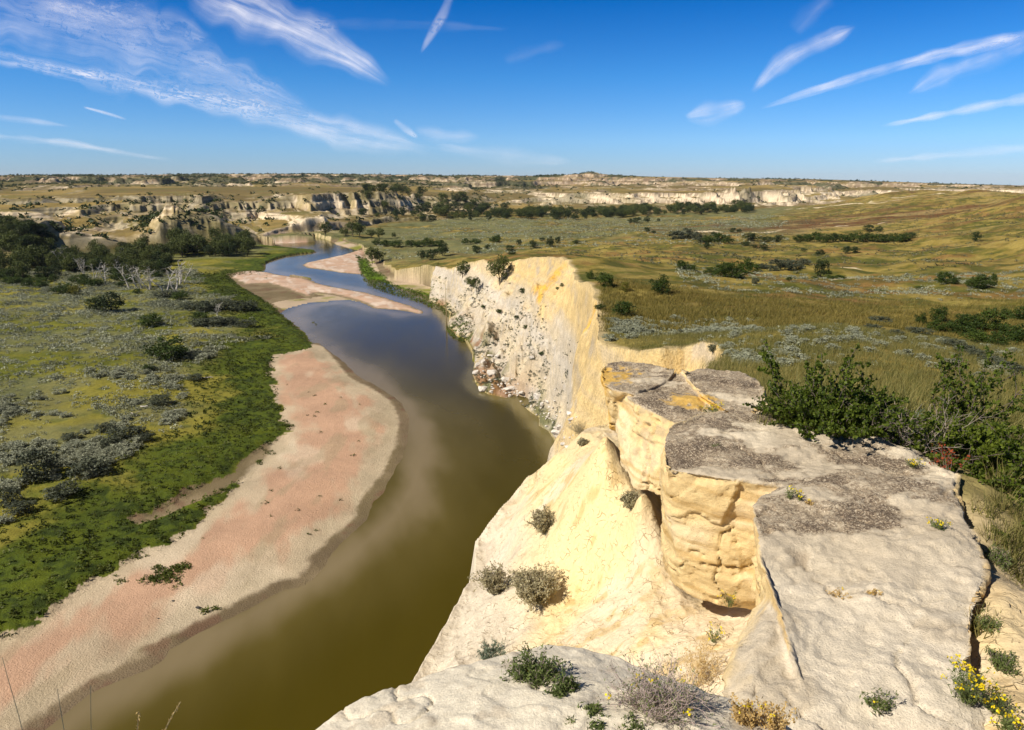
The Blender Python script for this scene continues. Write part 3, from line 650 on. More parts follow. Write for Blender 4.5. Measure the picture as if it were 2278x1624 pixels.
def rock_detail(me, amp=1.0, kind=0):
    n = len(me.vertices); V = np.empty(n*3, np.float32); me.vertices.foreach_get('co', V); V = V.reshape(-1, 3).astype(float)
    Nn = np.empty(n*3, np.float32); me.vertices.foreach_get('normal', Nn); Nn = Nn.reshape(-1, 3).astype(float)
    x, y, z = V.T
    side = ss(.75, .35, Nn[:, 2])*ss(-.8, -.2, Nn[:, 2]*1)
    big = fbm3(x/.8, y/.8, z/.5, 4, 801)*.11*(1-.85*ss(.6, .9, Nn[:, 2]))*(1-.75*side)
    med = fbm3(x/.22, y/.22, z/.14, 4, 811)*.030*(1-.6*ss(.6, .9, Nn[:, 2]))
    blk = np.abs(fbm3(x/.5, y/.5, z/.6, 3, 815))*.10                    # facets
    lay = fbm3(x/1.1, y/1.1, (z+.25*x*.3)/.045, 3, 821)*.012*side
    pit = -np.clip(fbm3(x/.16, y/.16, z/.07, 3, 841)-.42, 0, 1)*.22*side
    cr = np.zeros(n)
    for s_, sc_ in ((851, .75), (861, .42)):
        q = fbm3(x/sc_, y/sc_, z/(sc_*.9), 3, s_); cr = np.minimum(cr, -.07*ss(.020, .0, np.abs(q-.03))*ss(-.15, .1, fbm3(x/.6, y/.6, z/.6, 2, s_+3)))
    topn = ss(.6, .9, Nn[:, 2])
    wx = fbm3(x/.3, y/.3, z/.3, 2, 883)*.12
    fac = (cells((x+wx)/.62, (y+wx)/.62, (z+wx)/.34, 1100)*.045+cells((x-wx)/.23, (y+wx)/.23, z/.13, 1200)*.018)*side
    qq = fbm(x/.9, y/.6, 4, 1301)*5+wx*2; fq = qq-np.floor(qq); q3_ = fbm(x/.35, y/.25, 3, 1311)*4; f3_ = q3_-np.floor(q3_)
    step = ((np.floor(qq)+ss(.88, 1, fq))*.016+(np.floor(q3_)+ss(.8, 1, f3_))*.006)*topn
    peb = fbm3(x/.045, y/.045, z/.045, 3, 871)*.008*(topn+.25)+step-.035*ss(.022, 0, np.abs(fbm(x/.8, y/.8, 4, 885)-.05))*ss(-.1, .15, fbm(x/1.2, y/1.2, 2, 887))*topn
    d = (big*(1-.5*side)+med+lay*.8+pit+cr*side+fac+peb)*amp
    V2 = V+Nn*d[:, None]
    me.vertices.foreach_set('co', V2.astype(np.float32).ravel())
    for f in ('use_smooth',): me.polygons.foreach_set(f, np.ones(len(me.polygons), bool))
    # albedo
    ny = fbm3(x/.5, y/.5, z/.3, 4, 901); nf = fbm3(x/.07, y/.07, z/.05, 3, 911); st = fbm3(x/.9, y/.9, (z+.08*x)/.05, 3, 921)
    if kind == 0:
        c = np.zeros((n, 3))+np.array((.66,.49,.24)); c = cmix(c, (.74,.59,.36), ss(-.15, .3, ny)*.8); c = cmix(c, (.48,.30,.10), ss(.0, .4, st*.8+ny*.3)*.65)
        tp = (-.64-x*.0)
        u, v = proj(x, y, z)
        c = cmix(c, (.66,.38,.06), ss(.5, .9, np.exp(-((x-1.0)**2+(y-8.3)**2)/.35)+np.exp(-((x-2.15)**2+(y-7.15)**2)/.12)+ny*.35)*.8)
        t = np.zeros((n, 3))+np.array((.50,.42,.305)); t = cmix(t, (.62,.53,.39), ss(-.2, .3, fbm(x/.7, y/.7, 4, 931)))
        pale = ss(5.0, 3.3, y+.4*fbm(x/.8, y/.8, 3, 941))+1.1*np.exp(-(((x-3.1-(5.2-y)*.25)/.55)**2))*ss(6.9, 6.2, y)
        lich = ss(-.12, .22, fbm(x/.6, y/.4, 6, 951, .6)+.30-pale*.34+.25*ss(.35, 0, np.abs(x-3.30-.0*y))*ss(1.8, 2.2, y))
        t = cmix(t, (.36,.29,.20), lich*.5)
        ld = lich*(.55+.55*ss(-.2, .35, fbm(x/.35, y/.25, 4, 963)))
        t = cmix(t, (.20,.15,.10), ss(.026, 0, np.abs(fbm(x/.8, y/.8, 4, 885)-.05))*ss(-.1, .15, fbm(x/1.2, y/1.2, 2, 887))*.7)
        gl = np.exp(-((x-1.05)**2+(y-8.35)**2)/.30)+.9*np.exp(-((x-1.95)**2+(y-7.3)**2)/.10); t = cmix(t, (.60,.36,.06), ss(.35, .75, gl+nf*.6)*.85)
        orl = ss(.30, .75, gl+nf*.6); ld = ld*(1-.8*orl)*(1-ss(4.3, 3.5, y)*ss(2.9, 2.4, x)); t = cmix(t, (.68,.60,.47), ss(4.2, 3.2, y+.4*fbm(x/.5, y/.5, 3, 947))*(1-lich*.6)*.7)
        c = c+(t-c)*ss(.45, .8, Nn[:, 2]+nf*.15)[:, None]
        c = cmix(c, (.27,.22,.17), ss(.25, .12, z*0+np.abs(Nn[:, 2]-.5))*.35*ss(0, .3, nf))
    else:
        c = np.zeros((n, 3))+np.array((.66,.59,.46)); c = cmix(c, (.76,.68,.52), ss(-.2, .3, ny)*.7); c = cmix(c, (.50,.45,.37), ss(0, .4, fbm(x/.25, y/.25, 4, 981))*.6)
        c = cmix(c, (.44,.36,.26), ss(.30, .42, fbm(x/.09, y/.09, 3, 991))*.5)
    a = me.attributes.new('albedo', 'FLOAT_COLOR', 'POINT'); q = np.zeros((n, 4), np.float32); q[:, 3] = (ld*topn if kind == 0 else .12*topn); q[:, :3] = np.clip(c, .02, .85); a.data.foreach_set('color', q.ravel())
    me.update()
def shade_rock(name, k=1.0):
    s = N(name); p = s.pos(); c = s.attr('albedo')
    a = s.noise(p, 14, 6, .7); b = s.noise(s.vmap(p, (1, 1, 3.2)), 26, 5, .7); g = s.noise(p, 110, 3, .7)
    vo = s.t.nodes.new('ShaderNodeTexVoronoi'); vo.inputs['Scale'].default_value = 55; s.set(vo.inputs['Vector'], p); vd = vo.outputs['Distance']
    lum = s.noise(p, 3.2, 8, .68); spk = s.math('MULTIPLY', s.rng(vd, .12, .30, 1, 0), s.rng(lum, .48, .6, 0, 1))
    ld = s.attr('albedo', 'Alpha'); l1 = s.noise(p, 22, 8, .72, .3); l2 = s.noise(p, 48, 5, .7); l3 = s.noise(p, 75, 3, .6)
    c = s.mix(s.math('MULTIPLY', s.rng(s.math('ADD', l1, s.math('MULTIPLY', ld, .16)), .50, .62, 0, .8), s.rng(ld, .02, .55, 0, 1)), c, (.27,.205,.135,1))
    c = s.mix(s.math('MULTIPLY', s.rng(s.math('ADD', l2, s.math('MULTIPLY', ld, .13)), .585, .64, 0, .85), s.rng(ld, .10, .75, 0, 1)), c, (.095,.068,.05,1))
    c = s.mix(s.math('MULTIPLY', s.rng(l3, .57, .64, 0, .8), s.rng(ld, .1, .5, 0, 1)), c, (.66,.57,.42,1))
    kk = s.math('MULTIPLY', s.rng(s.math('ADD', s.math('MULTIPLY', a, .5), s.math('MULTIPLY', g, .5)), .3, .7, .74, 1.22), s.math('SUBTRACT', 1.0, s.math('MULTIPLY', spk, .35*k)))
    cc = s.mix(1.0, c, gray(s, kk), 'MULTIPLY')
    h = s.math('ADD', s.math('MULTIPLY', a, .4), s.math('ADD', s.math('MULTIPLY', b, .28), s.math('ADD', s.math('MULTIPLY', g, .25), s.math('MULTIPLY', vd, -.08*k))))
    return s.done(cc, .92, s.bump(h, .8*k, .03), .1)
VX = .018 if QUAL else .035
bm = bmesh.new()
# far tip with its two facets
block(bm, [(1337,820),(1350,808),(1378,803),(1450,811),(1500,822),(1480,850),(1410,878),(1362,868),(1342,852)], -2.34,
      [(1350,925,-2.95),(1358,955,-2.98),(1385,965,-3.0),(1440,930,-2.9),(1480,880,-2.8)], -2.95)
block(bm, [(1366,868,-2.42),(1408,874),(1450,872),(1500,830),(1640,828),(1700,865),(1700,930),(1560,960),(1440,905),(1420,900)], -2.37,
      [(1378,990,-3.0),(1388,1040,-3.08),(1410,1085,-3.12),(1472,1108,-3.15),(1560,1060,-3.0),(1650,930,-2.9)], -3.1)
block(bm, [(1515,822),(1560,816),(1640,822),(1690,850),(1706,905),(1640,925),(1560,880)], -2.30, [(1520,835),(1640,840),(1700,930),(1560,930)], -2.75)
# middle block
block(bm, [(1484,948),(1500,938),(1570,915),(1640,905),(1720,915),(1760,1000),(1745,1086),(1640,1060),(1560,1047),(1476,1040),(1474,1000)], -2.30,
      [(1472,1165,-3.30),(1476,1215,-3.40),(1500,1285,-3.45),(1530,1322,-3.48),(1600,1352,-3.5),(1690,1350,-3.5),(1740,1200,-3.4),(1600,1080,-3.2)], -3.5)
block(bm, [(1600,1054),(1640,1059),(1745,1085),(1760,1050),(1640,1030)], -2.31, [(1620,1335,-3.42),(1705,1335,-3.35),(1760,1200,-3.2)], -3.3)
# the long slab running back to the viewer
block(bm, [(1700,915),(1705,965),(1735,1090),(1800,1180),(2000,1180),(2115,1155),(2132,1050),(2010,1000),(1830,960)], -2.30, [(1700,960),(1735,1100),(2120,1160),(2125,1060),(1830,980)], -3.1)
block(bm, [(1676,1130),(1700,1107),(1742,1087),(2113,1060),(2117,1153),(2140,1180),(2192,1268),(2175,1350),(2155,1440),(2150,1520),(2100,1560),(1800,1560),(1725,1300),(1692,1245),(1682,1180)], -2.29,
      [(1690,1235,-3.1),(1688,1330,-3.2),(1700,1420,-3.2),(2130,1500,-2.9),(2180,1290,-2.8),(2100,1180,-2.8)], -3.2)
block(bm, [(1728,1298,-2.36),(1680,1345,-2.50),(1655,1420,-2.55),(1640,1480,-2.6),(1600,1560,-2.55),(1560,1640,-2.45),(1600,1800,-2.3),(2300,1900,-2.25),(2235,1640,-2.32),(2160,1560,-2.33),(2150,1480,-2.33),(1990,1380,-2.30)], -2.3,
      [(1640,1500),(1620,1600),(1600,1800),(2300,1900),(2150,1550)], -3.4)
ledge_me = remesh(bm, VX, 'sandstone_ledge')
rock_detail(ledge_me)
ledge = link('sandstone_ledge', ledge_me, mat=shade_rock('weathered_sandstone'))
tag(ledge, 'long yellow sandstone caprock ledge overhanging the steep pale slope, its top grey with lichen', 'rock ledge')
bm = bmesh.new()
block(bm, [(560,1760,-1.80),(690,1640,-1.86),(760,1592,-1.86),(850,1542,-1.86),(915,1516,-1.86),(1050,1476,-1.88),(1130,1450,-1.88),(1215,1430,-1.90),(1290,1438,-1.90),(1380,1462,-1.90),(1480,1500,-1.88),(1600,1545,-1.86),(1740,1606,-1.84),(1830,1660,-1.80),(1800,2300,-1.7),(600,2400,-1.7),(900,1700,-1.74),(1200,1560,-1.74),(1500,1620,-1.74)], -1.75,
      [(700,1700),(950,1560),(1215,1470),(1450,1530),(1750,1700),(1600,2200),(800,2200)], -2.5)
fr_me = remesh(bm, .010 if QUAL else .02, 'pale_foreground_rock')
rock_detail(fr_me, .45, 1)
fr = link('pale_foreground_rock', fr_me, mat=shade_rock('pale_bare_rock', .6))
tag(fr, 'smooth pale grey white rock at the bottom edge, scrub growing on its rim', 'rock')
# ---------------------------------------------------------------- plants
from mathutils import Vector as Vc
dg0 = bpy.context.evaluated_depsgraph_get(); SC = bpy.context.scene
def pick(u, v):
    dx, dy, dz = ray(float(u), float(v)); d = Vc((float(dx), float(dy), float(dz))).normalized()
    ok, loc, nor, *_ = SC.ray_cast(dg0, Vc((0, 0, H)), d)
    return (np.array(loc), np.array(nor)) if ok else (None, None)
def drop(x, y):
    ok, loc, nor, *_ = SC.ray_cast(dg0, Vc((float(x), float(y), 120)), Vc((0, 0, -1)))
    return (loc.z, nor.z) if ok else (0.0, 1.0)
def depth(p): return p[1]*cP-(p[2]-H)*sP
RN = np.random.default_rng(11)
def unit(n, g=RN):
    v = g.normal(size=(n, 3)); return v/np.linalg.norm(v, axis=1)[:, None]
def quads(cen, size, g=RN, asp=.6, up=None):
    """randomly turned four-cornered leaves around the centres"""
    n = len(cen); a = unit(n, g)
    if up is not None: a = a*(1-up)+np.array([0, 0, 1.])*up; a /= np.linalg.norm(a, axis=1)[:, None]
    b = np.cross(a, unit(n, g)); b /= np.linalg.norm(b, axis=1)[:, None]+1e-9
    s = np.asarray(size)*np.ones(n)
    A = a*s[:, None]; B = b*(s*asp)[:, None]
    V = np.stack([cen-A, cen+B*.9-A*.1, cen+A, cen-B*.9+A*.1], 1).reshape(-1, 3)
    return V, np.arange(4*n).reshape(n, 4)
def crown(seed, ncl, per, leaf, cl=.17, shape=(.5, .5, .42), zc=.58, jit=.9, low=.1):
    """foliage of a plant one unit high and one wide: many leaves gathered in clumps over an uneven volume"""
    g = np.random.default_rng(seed); c = unit(ncl, g)*(g.random((ncl, 1))**.33)
    c = c*np.array(shape)*(1-cl*.7)
    c[:, 2] += zc; c[:, 2] = np.maximum(c[:, 2], low+cl*.4)
    lob = 1+.25*np.sin(np.arctan2(c[:, 1], c[:, 0])*3+seed)*.8; c[:, :2] *= lob[:, None]
    rad = cl*(.6+.8*g.random(ncl)); tn = g.random(ncl)
    k = np.repeat(np.arange(ncl), per)
    o = unit(len(k), g)*(g.random((len(k), 1))**.45)*rad[k][:, None]*np.array([1, 1, .8])*jit
    cen = c[k]+o; cen[:, 2] = np.maximum(cen[:, 2], .01)
    V, F = quads(cen, leaf*(.6+.8*g.random(len(k))), g)
    tone = np.repeat(np.clip(tn[k]*.6+g.random(len(k))*.5, 0, 1), 4)
    return V, F, tone
def tubes(paths, sides=5):
    """paths: list of (points (n,3), radii (n))"""
    VV, FF, o = [], [], 0
    for pts, rad in paths:
        pts = np.asarray(pts, float); rad = np.asarray(rad, float); n = len(pts)
        d = np.gradient(pts, axis=0); d /= np.linalg.norm(d, axis=1)[:, None]+1e-9
        ref = np.array([.3, .9, .2]) if abs(d[0, 2]) > .5 else np.array([0, 0, 1.])
        a = np.cross(d, ref); a /= np.linalg.norm(a, axis=1)[:, None]+1e-9; b = np.cross(d, a)
        an = np.arange(sides)*2*np.pi/sides
        ring = pts[:, None]+rad[:, None, None]*(a[:, None]*np.cos(an)[None, :, None]+b[:, None]*np.sin(an)[None, :, None])
        VV.append(ring.reshape(-1, 3)); i = np.arange(n-1)[:, None]*sides; j = np.arange(sides)[None]; j2 = (j+1) % sides
        FF.append(np.stack([i+j, i+j2, i+sides+j2, i+sides+j], -1).reshape(-1, 4)+o); o += n*sides
    return np.vstack(VV), np.vstack(FF)
def bend(p, d, L, n, g, wob=.15, droop=0):
    """a wandering twig"""
    pts = [np.array(p, float)]; d = np.array(d, float); d /= np.linalg.norm(d)
    for i in range(n):
        d = d+g.normal(size=3)*wob+np.array([0, 0, -droop]); d /= np.linalg.norm(d); pts.append(pts[-1]+d*L/n)
    return np.array(pts)
def leafmat(name, dark, light, trans=.25, rough=.6):
    s = N(name); t = s.attr('tone', 'Fac'); oi = s.t.nodes.new('ShaderNodeObjectInfo')
    t2 = s.math('ADD', t, s.math('MULTIPLY', s.math('SUBTRACT', oi.outputs['Random'], .5), .35), True)
    return s.done(s.mix(t2, col(dark), col(light)), rough, None, .2, trans)
def plain(name, c, rough=.8, var=.25, sc=20):
    s = N(name); n = s.noise(s.pos(), sc, 4); return s.done(s.mix(1, col(c), gray(s, s.rng(n, .3, .7, 1-var, 1+var)), 'MULTIPLY'), rough)
MJ = leafmat('juniper_foliage', (.014,.026,.008), (.060,.085,.022))
MC = leafmat('cottonwood_leaves', (.035,.050,.012), (.130,.150,.036))
MG = leafmat('shrub_leaves', (.018,.036,.006), (.075,.110,.016))
MY = leafmat('yellowing_leaves', (.08,.085,.012), (.22,.20,.03))
MS = leafmat('sagebrush_leaves', (.17,.18,.115), (.38,.39,.27), .15)
MD = leafmat('grey_green_shrub_leaves', (.040,.050,.028), (.115,.125,.075), .15)
MT = leafmat('lush_grass', (.045,.060,.009), (.150,.170,.026), .3)
MB = plain('tree_bark', (.11,.085,.06)); MW = plain('bleached_dead_wood', (.50,.46,.40), .8, .2)
protos = {}
def trunk_v(seed, h=.45, r=.03, limbs=5):
    g = np.random.default_rng(seed); P_ = [(bend((0, 0, -.04), (g.normal()*.1, g.normal()*.1, 1), h+.1, 5, g, .08), np.linspace(r, r*.6, 6))]
    for i in range(limbs):
        s = P_[0][0][2+i % 4]; a = i*2.4+g.random()
        P_.append((bend(s, (math.cos(a)*.8, math.sin(a)*.8, .9), .38, 4, g, .15), np.linspace(r*.5, r*.12, 5)))
    return tubes(P_, 5)
def kind(name, mat, n, ncl, per, leaf, trunk=True, **kw):
    L = []
    for i in range(n):
        V, F, T = crown(hash_(name)+i*7, ncl, per, leaf, **kw); me = npmesh(name+'_crown', V, F, tone=T); me.materials.append(mat)
        tm = None
        if trunk:
            tv, tf = trunk_v(i+3); tm = npmesh(name+'_trunk', tv, tf, smooth=True); tm.materials.append(MB)
        L.append((me, tm))
    protos[name] = L
def hash_(s): return sum(ord(c)*(i+3) for i, c in enumerate(s)) % 9973
kind('juniper', MJ, 4, 60, 34, .032, cl=.16, shape=(.5, .5, .46), zc=.50, low=.04)
kind('cottonwood', MC, 5, 46, 34, .034, cl=.17, shape=(.5, .5, .40), zc=.60)
kind('shrub', MG, 4, 60, 34, .034, trunk=False, cl=.17, shape=(.5, .5, .5), zc=.46, low=.0)
kind('yellow_shrub', MY, 2, 40, 26, .04, trunk=False, cl=.17, shape=(.5, .5, .5), zc=.48, low=.0)
kind('grey_shrub', MD, 4, 55, 30, .040, trunk=False, cl=.17, shape=(.5, .5, .5), zc=.42, low=.0)
kind('sagebrush', MS, 5, 34, 26, .050, trunk=False, cl=.17, shape=(.5, .5, .5), zc=.38, low=.0)
FULLNAME = dict(juniper='juniper_tree', cottonwood='cottonwood_tree', shrub='green_shrub', yellow_shrub='yellow_shrub', grey_shrub='grey_shrub', sagebrush='sagebrush')
CAT = dict(juniper='tree', cottonwood='tree', shrub='shrub', yellow_shrub='shrub', grey_shrub='shrub', sagebrush='shrub')
cnt = [0]
def plant(k, p, w, h, label, group=None, parts=True, rot=None, sink=.03):
    cnt[0] += 1; i = cnt[0]; cm, tm = protos[k][i*7 % len(protos[k])]
    rot = RN.random()*6.28 if rot is None else rot; loc = (p[0], p[1], p[2]-sink*h)
    if parts and tm is not None:
        o = empty(FULLNAME[k], loc)
        a = link('crown', cm, o); b = link('trunk', tm, o)
    else:
        o = link(FULLNAME[k], cm); o.location = loc
    o.scale = (w, w, h); o.rotation_euler = (0, 0, rot)
    return tag(o, label, CAT[k], group)
ORD = 'first second third fourth fifth sixth seventh eighth ninth tenth eleventh twelfth thirteenth fourteenth fifteenth sixteenth seventeenth eighteenth'.split()
def row(k, desc, where, lst, group=None):
    """plants read off the photograph: (u, v of the foot, height, width in photo pixels)"""
    lst = sorted(lst)
    for i, q in enumerate(lst):
        p, nn = pick(q[0], q[1]-1)
        if p is None: continue
        d = depth(p)/FP; h = q[2]*d*1.05; w = (q[3] if len(q) > 3 else q[2]*1.1)*d
        kk = q[4] if len(q) > 4 else k
        lab = f'{desc} {where}' if len(lst) == 1 else f'{desc} {ORD[i]} from left {where}'
        p = p+np.array([0, w*.35, 0]); p[2] = drop(p[0], p[1])[0] if k != 'cliff' else p[2]
        plant(kk, p, w*1.12, h, lab, group if len(lst) > 1 else None, parts=q[2] > 17)
row('shrub', 'round dark green bush', 'alone among grey sagebrush on the left flat', [(365,806,52,84)])
row('shrub', 'small dark green bush', 'behind the big round bush', [(327,732,32,52)])
row('juniper', 'dark spreading juniper', 'in the pair below the dead trees', [(235,697,46,60),(208,694,34,40)], 'junipers below the dead trees')
row('shrub', 'low dark bush', 'beside a yellowish bush on the upper left flat', [(135,656,24,46)])
row('yellow_shrub', 'yellowish green bush', 'beside a low dark bush, upper left flat', [(161,661,28,24)])
row('grey_shrub', 'big grey green shrub', 'at the lower left edge of the flat', [(68,1078,74,78),(190,1066,46,80),(14,1130,46,46),(120,1120,36,70),(35,1150,30,50)], 'big shrubs at the lower left')
row('shrub', 'small bright green bush', 'around the dead trees', [(395,670,22,36),(455,692,20,30),(438,715,22,38),(85,625,16,20),(115,628,18,20),(180,622,12,22),(265,640,14,20),(325,830,18,26),(303,655,12,20)], 'small bushes by the dead trees')
row('grey_shrub', 'dull grey green thicket shrub', 'in the thicket by the green bank', [(415,690,18,50),(450,696,26,44),(485,694,28,50),(520,695,26,48),(550,694,24,44),(438,728,20,46),(470,728,22,50),(505,725,20,44),(540,730,18,44),(360,665,16,56)], 'thicket left of the bank')
row('grey_shrub', 'dark grey shrub', 'on the lower left flat', [(225,965,22,40),(262,985,30,60),(300,975,28,40),(345,905,22,50),(320,985,20,30),(240,1000,24,44),(395,790,14,36),(420,800,16,40),(150,985,20,40),(430,850,16,34)], 'dark shrubs of the left flat')
# right bank
row('shrub', 'green leafy shrub', 'on the flat behind the cut bank', [(837,547,14,20),(856,550,16,26),(880,552,18,30),(912,552,16,28),(931,552,14,24),(950,550,20,30),(972,550,16,30),(1035,545,14,16),(1058,544,12,30),(1100,542,16,24),(1107,540,20,14)], 'shrubs behind the cut bank')
row('cottonwood', 'tall olive green willow', 'by the green bank strip', [(826,590,40,34),(842,586,26,26)], 'willows by the green strip')
row('juniper', 'dark juniper', 'on the grass behind the cut bank', [(938,578,22,20),(960,580,26,36),(985,572,36,26),(1060,565,20,20),(1084,555,10,14),(1134,562,16,20),(1139,568,8,22),(1155,548,16,12),(1186,554,20,18),(1207,539,10,14),(1224,551,24,20),(1240,543,16,14),(1282,544,9,18)], 'junipers behind the cut bank')
row('juniper', 'dark round tree', 'alone on the far green flat', [(1237,490,11,15),(1279,490,13,20),(1303,489,12,8),(1402,498,12,12),(1417,498,14,22),(1440,497,15,16),(1466,494,8,8)], 'lone trees on the far flat')
row('cottonwood', 'dark leafy tree', 'by the far river bend', [(722,529,30,32),(765,528,20,24),(783,530,34,32),(798,530,32,26),(824,533,20,24),(843,533,24,22),(876,532,14,12)], 'trees by the far bend')
row('shrub', 'green shrub', 'growing low on the cut bank face', [(1162,660,14,14),(1250,640,10,8),(1240,648,8,8),(1110,700,10,14),(1150,720,10,14),(1170,735,9,14),(1075,690,8,12),(1205,800,10,14)], 'shrubs on the cut bank')
row('cottonwood', 'green tree', 'rooted in the pale cut bank', [(1029,626,36,36),(1112,654,66,50),(1060,660,36,18),(1045,645,24,22)], 'trees rooted in the cut bank')
row('shrub', 'dark bush', 'in the green hollow behind the cut bank rim', [(1313,622,20,18),(1347,642,40,40),(1391,706,34,48),(1472,658,44,42),(1335,690,12,26)], 'bushes in the hollow')
row('yellow_shrub', 'yellow green bush', 'in the hollow behind the cut bank', [(1391,652,26,20)])
row('juniper', 'dark tree', 'near the grassy knoll', [(1440,519,13,14),(1455,520,6,12),(1574,556,16,14),(1672,538,20,34),(1659,549,11,22),(1708,540,14,34),(1733,540,17,26),(1701,558,15,20),(1589,524,9,14),(1631,520,13,14),(1645,519,9,12),(1680,553,8,14)], 'trees near the grassy knoll')
row('grey_shrub', 'grey green shrub mass', 'on the middle knoll', [(1510,533,22,40),(1532,533,26,44),(1570,540,14,40),(1555,533,14,30)], 'shrubs on the knoll')
row('shrub', 'dense green tree', 'left of the long tree row', [(1575,543,20,26),(1600,543,24,36),(1620,544,20,26)], 'trees left of the long row')
row('shrub', 'dense dark green tree', 'in the row under the red slope', [(1780+i*19.5, 541-(i%3), 19+(i*7%5), 28) for i in range(13)], 'long row of trees under the red slope')
row('juniper', 'round dark tree', 'above the long row on the red brown slope', [(1935,518,17,22),(1958,518,15,20),(2033,532,16,20)], 'pair above the long row')
row('juniper', 'lone dark tree', 'on the grass slope at the right', [(2175,539,24,22)])
row('juniper', 'small dark tree', 'between the two tree rows', [(1884,566,19,16),(1903,566,17,20),(1827,571,15,22),(1790,562,9,14)], 'trees on open grass')
row('shrub', 'leafy green tree', 'in the grove on the near draw', [(1519,602,26,24),(1542,604,14,24),(1587,614,17,38),(1607,618,34,34),(1625,620,42,38),(1648,622,22,40),(1660,610,34,36),(1680,606,22,30)], 'grove in the near draw')
row('grey_shrub', 'olive green shrub', 'right of the grove in the draw', [(1731,604,30,38),(1757,604,28,36),(1791,590,16,34),(1700,600,12,30),(1682,633,17,16),(1780,600,14,20)], 'shrubs right of the grove')
row('juniper', 'tall leaning tree', 'standing alone with low bushes to its right', [(1829,620,44,30)])
row('shrub', 'low green bush', 'at the foot of the tall leaning tree', [(1850,622,10,24),(1872,622,9,30),(1845,612,9,16),(1757,626,9,14),(1815,623,8,16)], 'bushes by the leaning tree')
row('shrub', 'green tree', 'in the clumps at the right', [(2105,634,30,36),(2125,634,20,24),(2165,642,18,26),(2186,646,38,36),(2211,642,34,20),(2050,644,8,20)], 'clumps right of the white outcrop')
row('shrub', 'big dark green tree', 'in the grove at the right edge', [(2052,724,28,24),(2094,722,46,32),(2088,745,34,40),(2120,748,30,40),(2156,750,46,62),(2186,768,38,64),(2211,742,56,54),(2230,775,36,50),(2262,765,52,60),(2245,712,26,30),(2290,770,50,60),(2290,720,40,50),(2170,738,40,50)], 'grove at the right edge')
row('grey_shrub', 'dark grey scrub bush', 'in the scrub line at the right', [(1965,726,22,48),(1950,735,14,40),(2055,745,14,50),(2130,775,18,50),(2160,790,20,50),(2190,800,20,54),(2220,815,22,56),(2250,828,24,56),(2280,840,24,50),(2000,748,14,36),(2100,762,14,40),(1590,785,18,26)], 'line of grey scrub')

# woods in the bend on the left: individual trees
def px_tree(k, u, v, h, w, label, group, parts=True, zz=None):
    p = P(float(u), float(v), 1.8)
    z, _ = drop(p[0], p[1]); p[2] = z
    if z > (9 if u < 130 else 4.5) and u < 700: return
    d = depth(p)/FP
    plant(k, p, w*d, h*d, label, group, parts)
for i in range(235):
    u = RN.uniform(-40, 560); v = RN.choice([RN.uniform(548, 575), RN.uniform(560, 600), RN.uniform(575, 625)])
    if u > 380: v = RN.uniform(545, 572)
    elif u > 260: v = RN.uniform(548, 612)
    elif u > 130: v = RN.uniform(545, 605)
    h = RN.uniform(30, 46) if u > 120 else RN.uniform(36, 56)
    k = 'cottonwood' if RN.random() < .55 else 'juniper'
    px_tree(k, u, v, h*(1 if k == 'cottonwood' else .75), h*RN.uniform(.7, 1.0), 'leafy green cottonwood among the woods in the river bend' if k == 'cottonwood' else 'dark green tree among the woods in the river bend', 'woods in the river bend')
for i in range(40):
    px_tree('shrub', RN.uniform(-20, 360), RN.uniform(590, 640), RN.uniform(12, 24), RN.uniform(20, 36), 'dark green bush at the edge of the river bend woods', 'bushes at the edge of the woods', False)
for i in range(55):
    u = RN.uniform(-40, 115); p, nn = pick(max(u, 1), RN.uniform(505, 560))
    if p is None: continue
    d = depth(p)/FP; h = RN.uniform(20, 34)*d; plant('juniper' if i % 2 else 'cottonwood', p, h*1.15, h, 'dark tree crowding the low hill at the left edge of the picture', 'trees on the low hill at the left edge', False)
# far tree line
for i in range(250):
    u = 800+880*RN.random()**.9; t = (u-800)/880
    v = mix(500, 479, t**.7)-RN.uniform(0, 1)*mix(34, 10, min(1, t*2.2)); h = RN.uniform(14, 22)*mix(1.1, .9, t)
    px_tree('cottonwood' if RN.random() < .6 else 'juniper', u, v, h, h*RN.uniform(.9, 1.3), 'dark cottonwood in the long tree line below the far bluffs', 'tree line below the far bluffs', False)

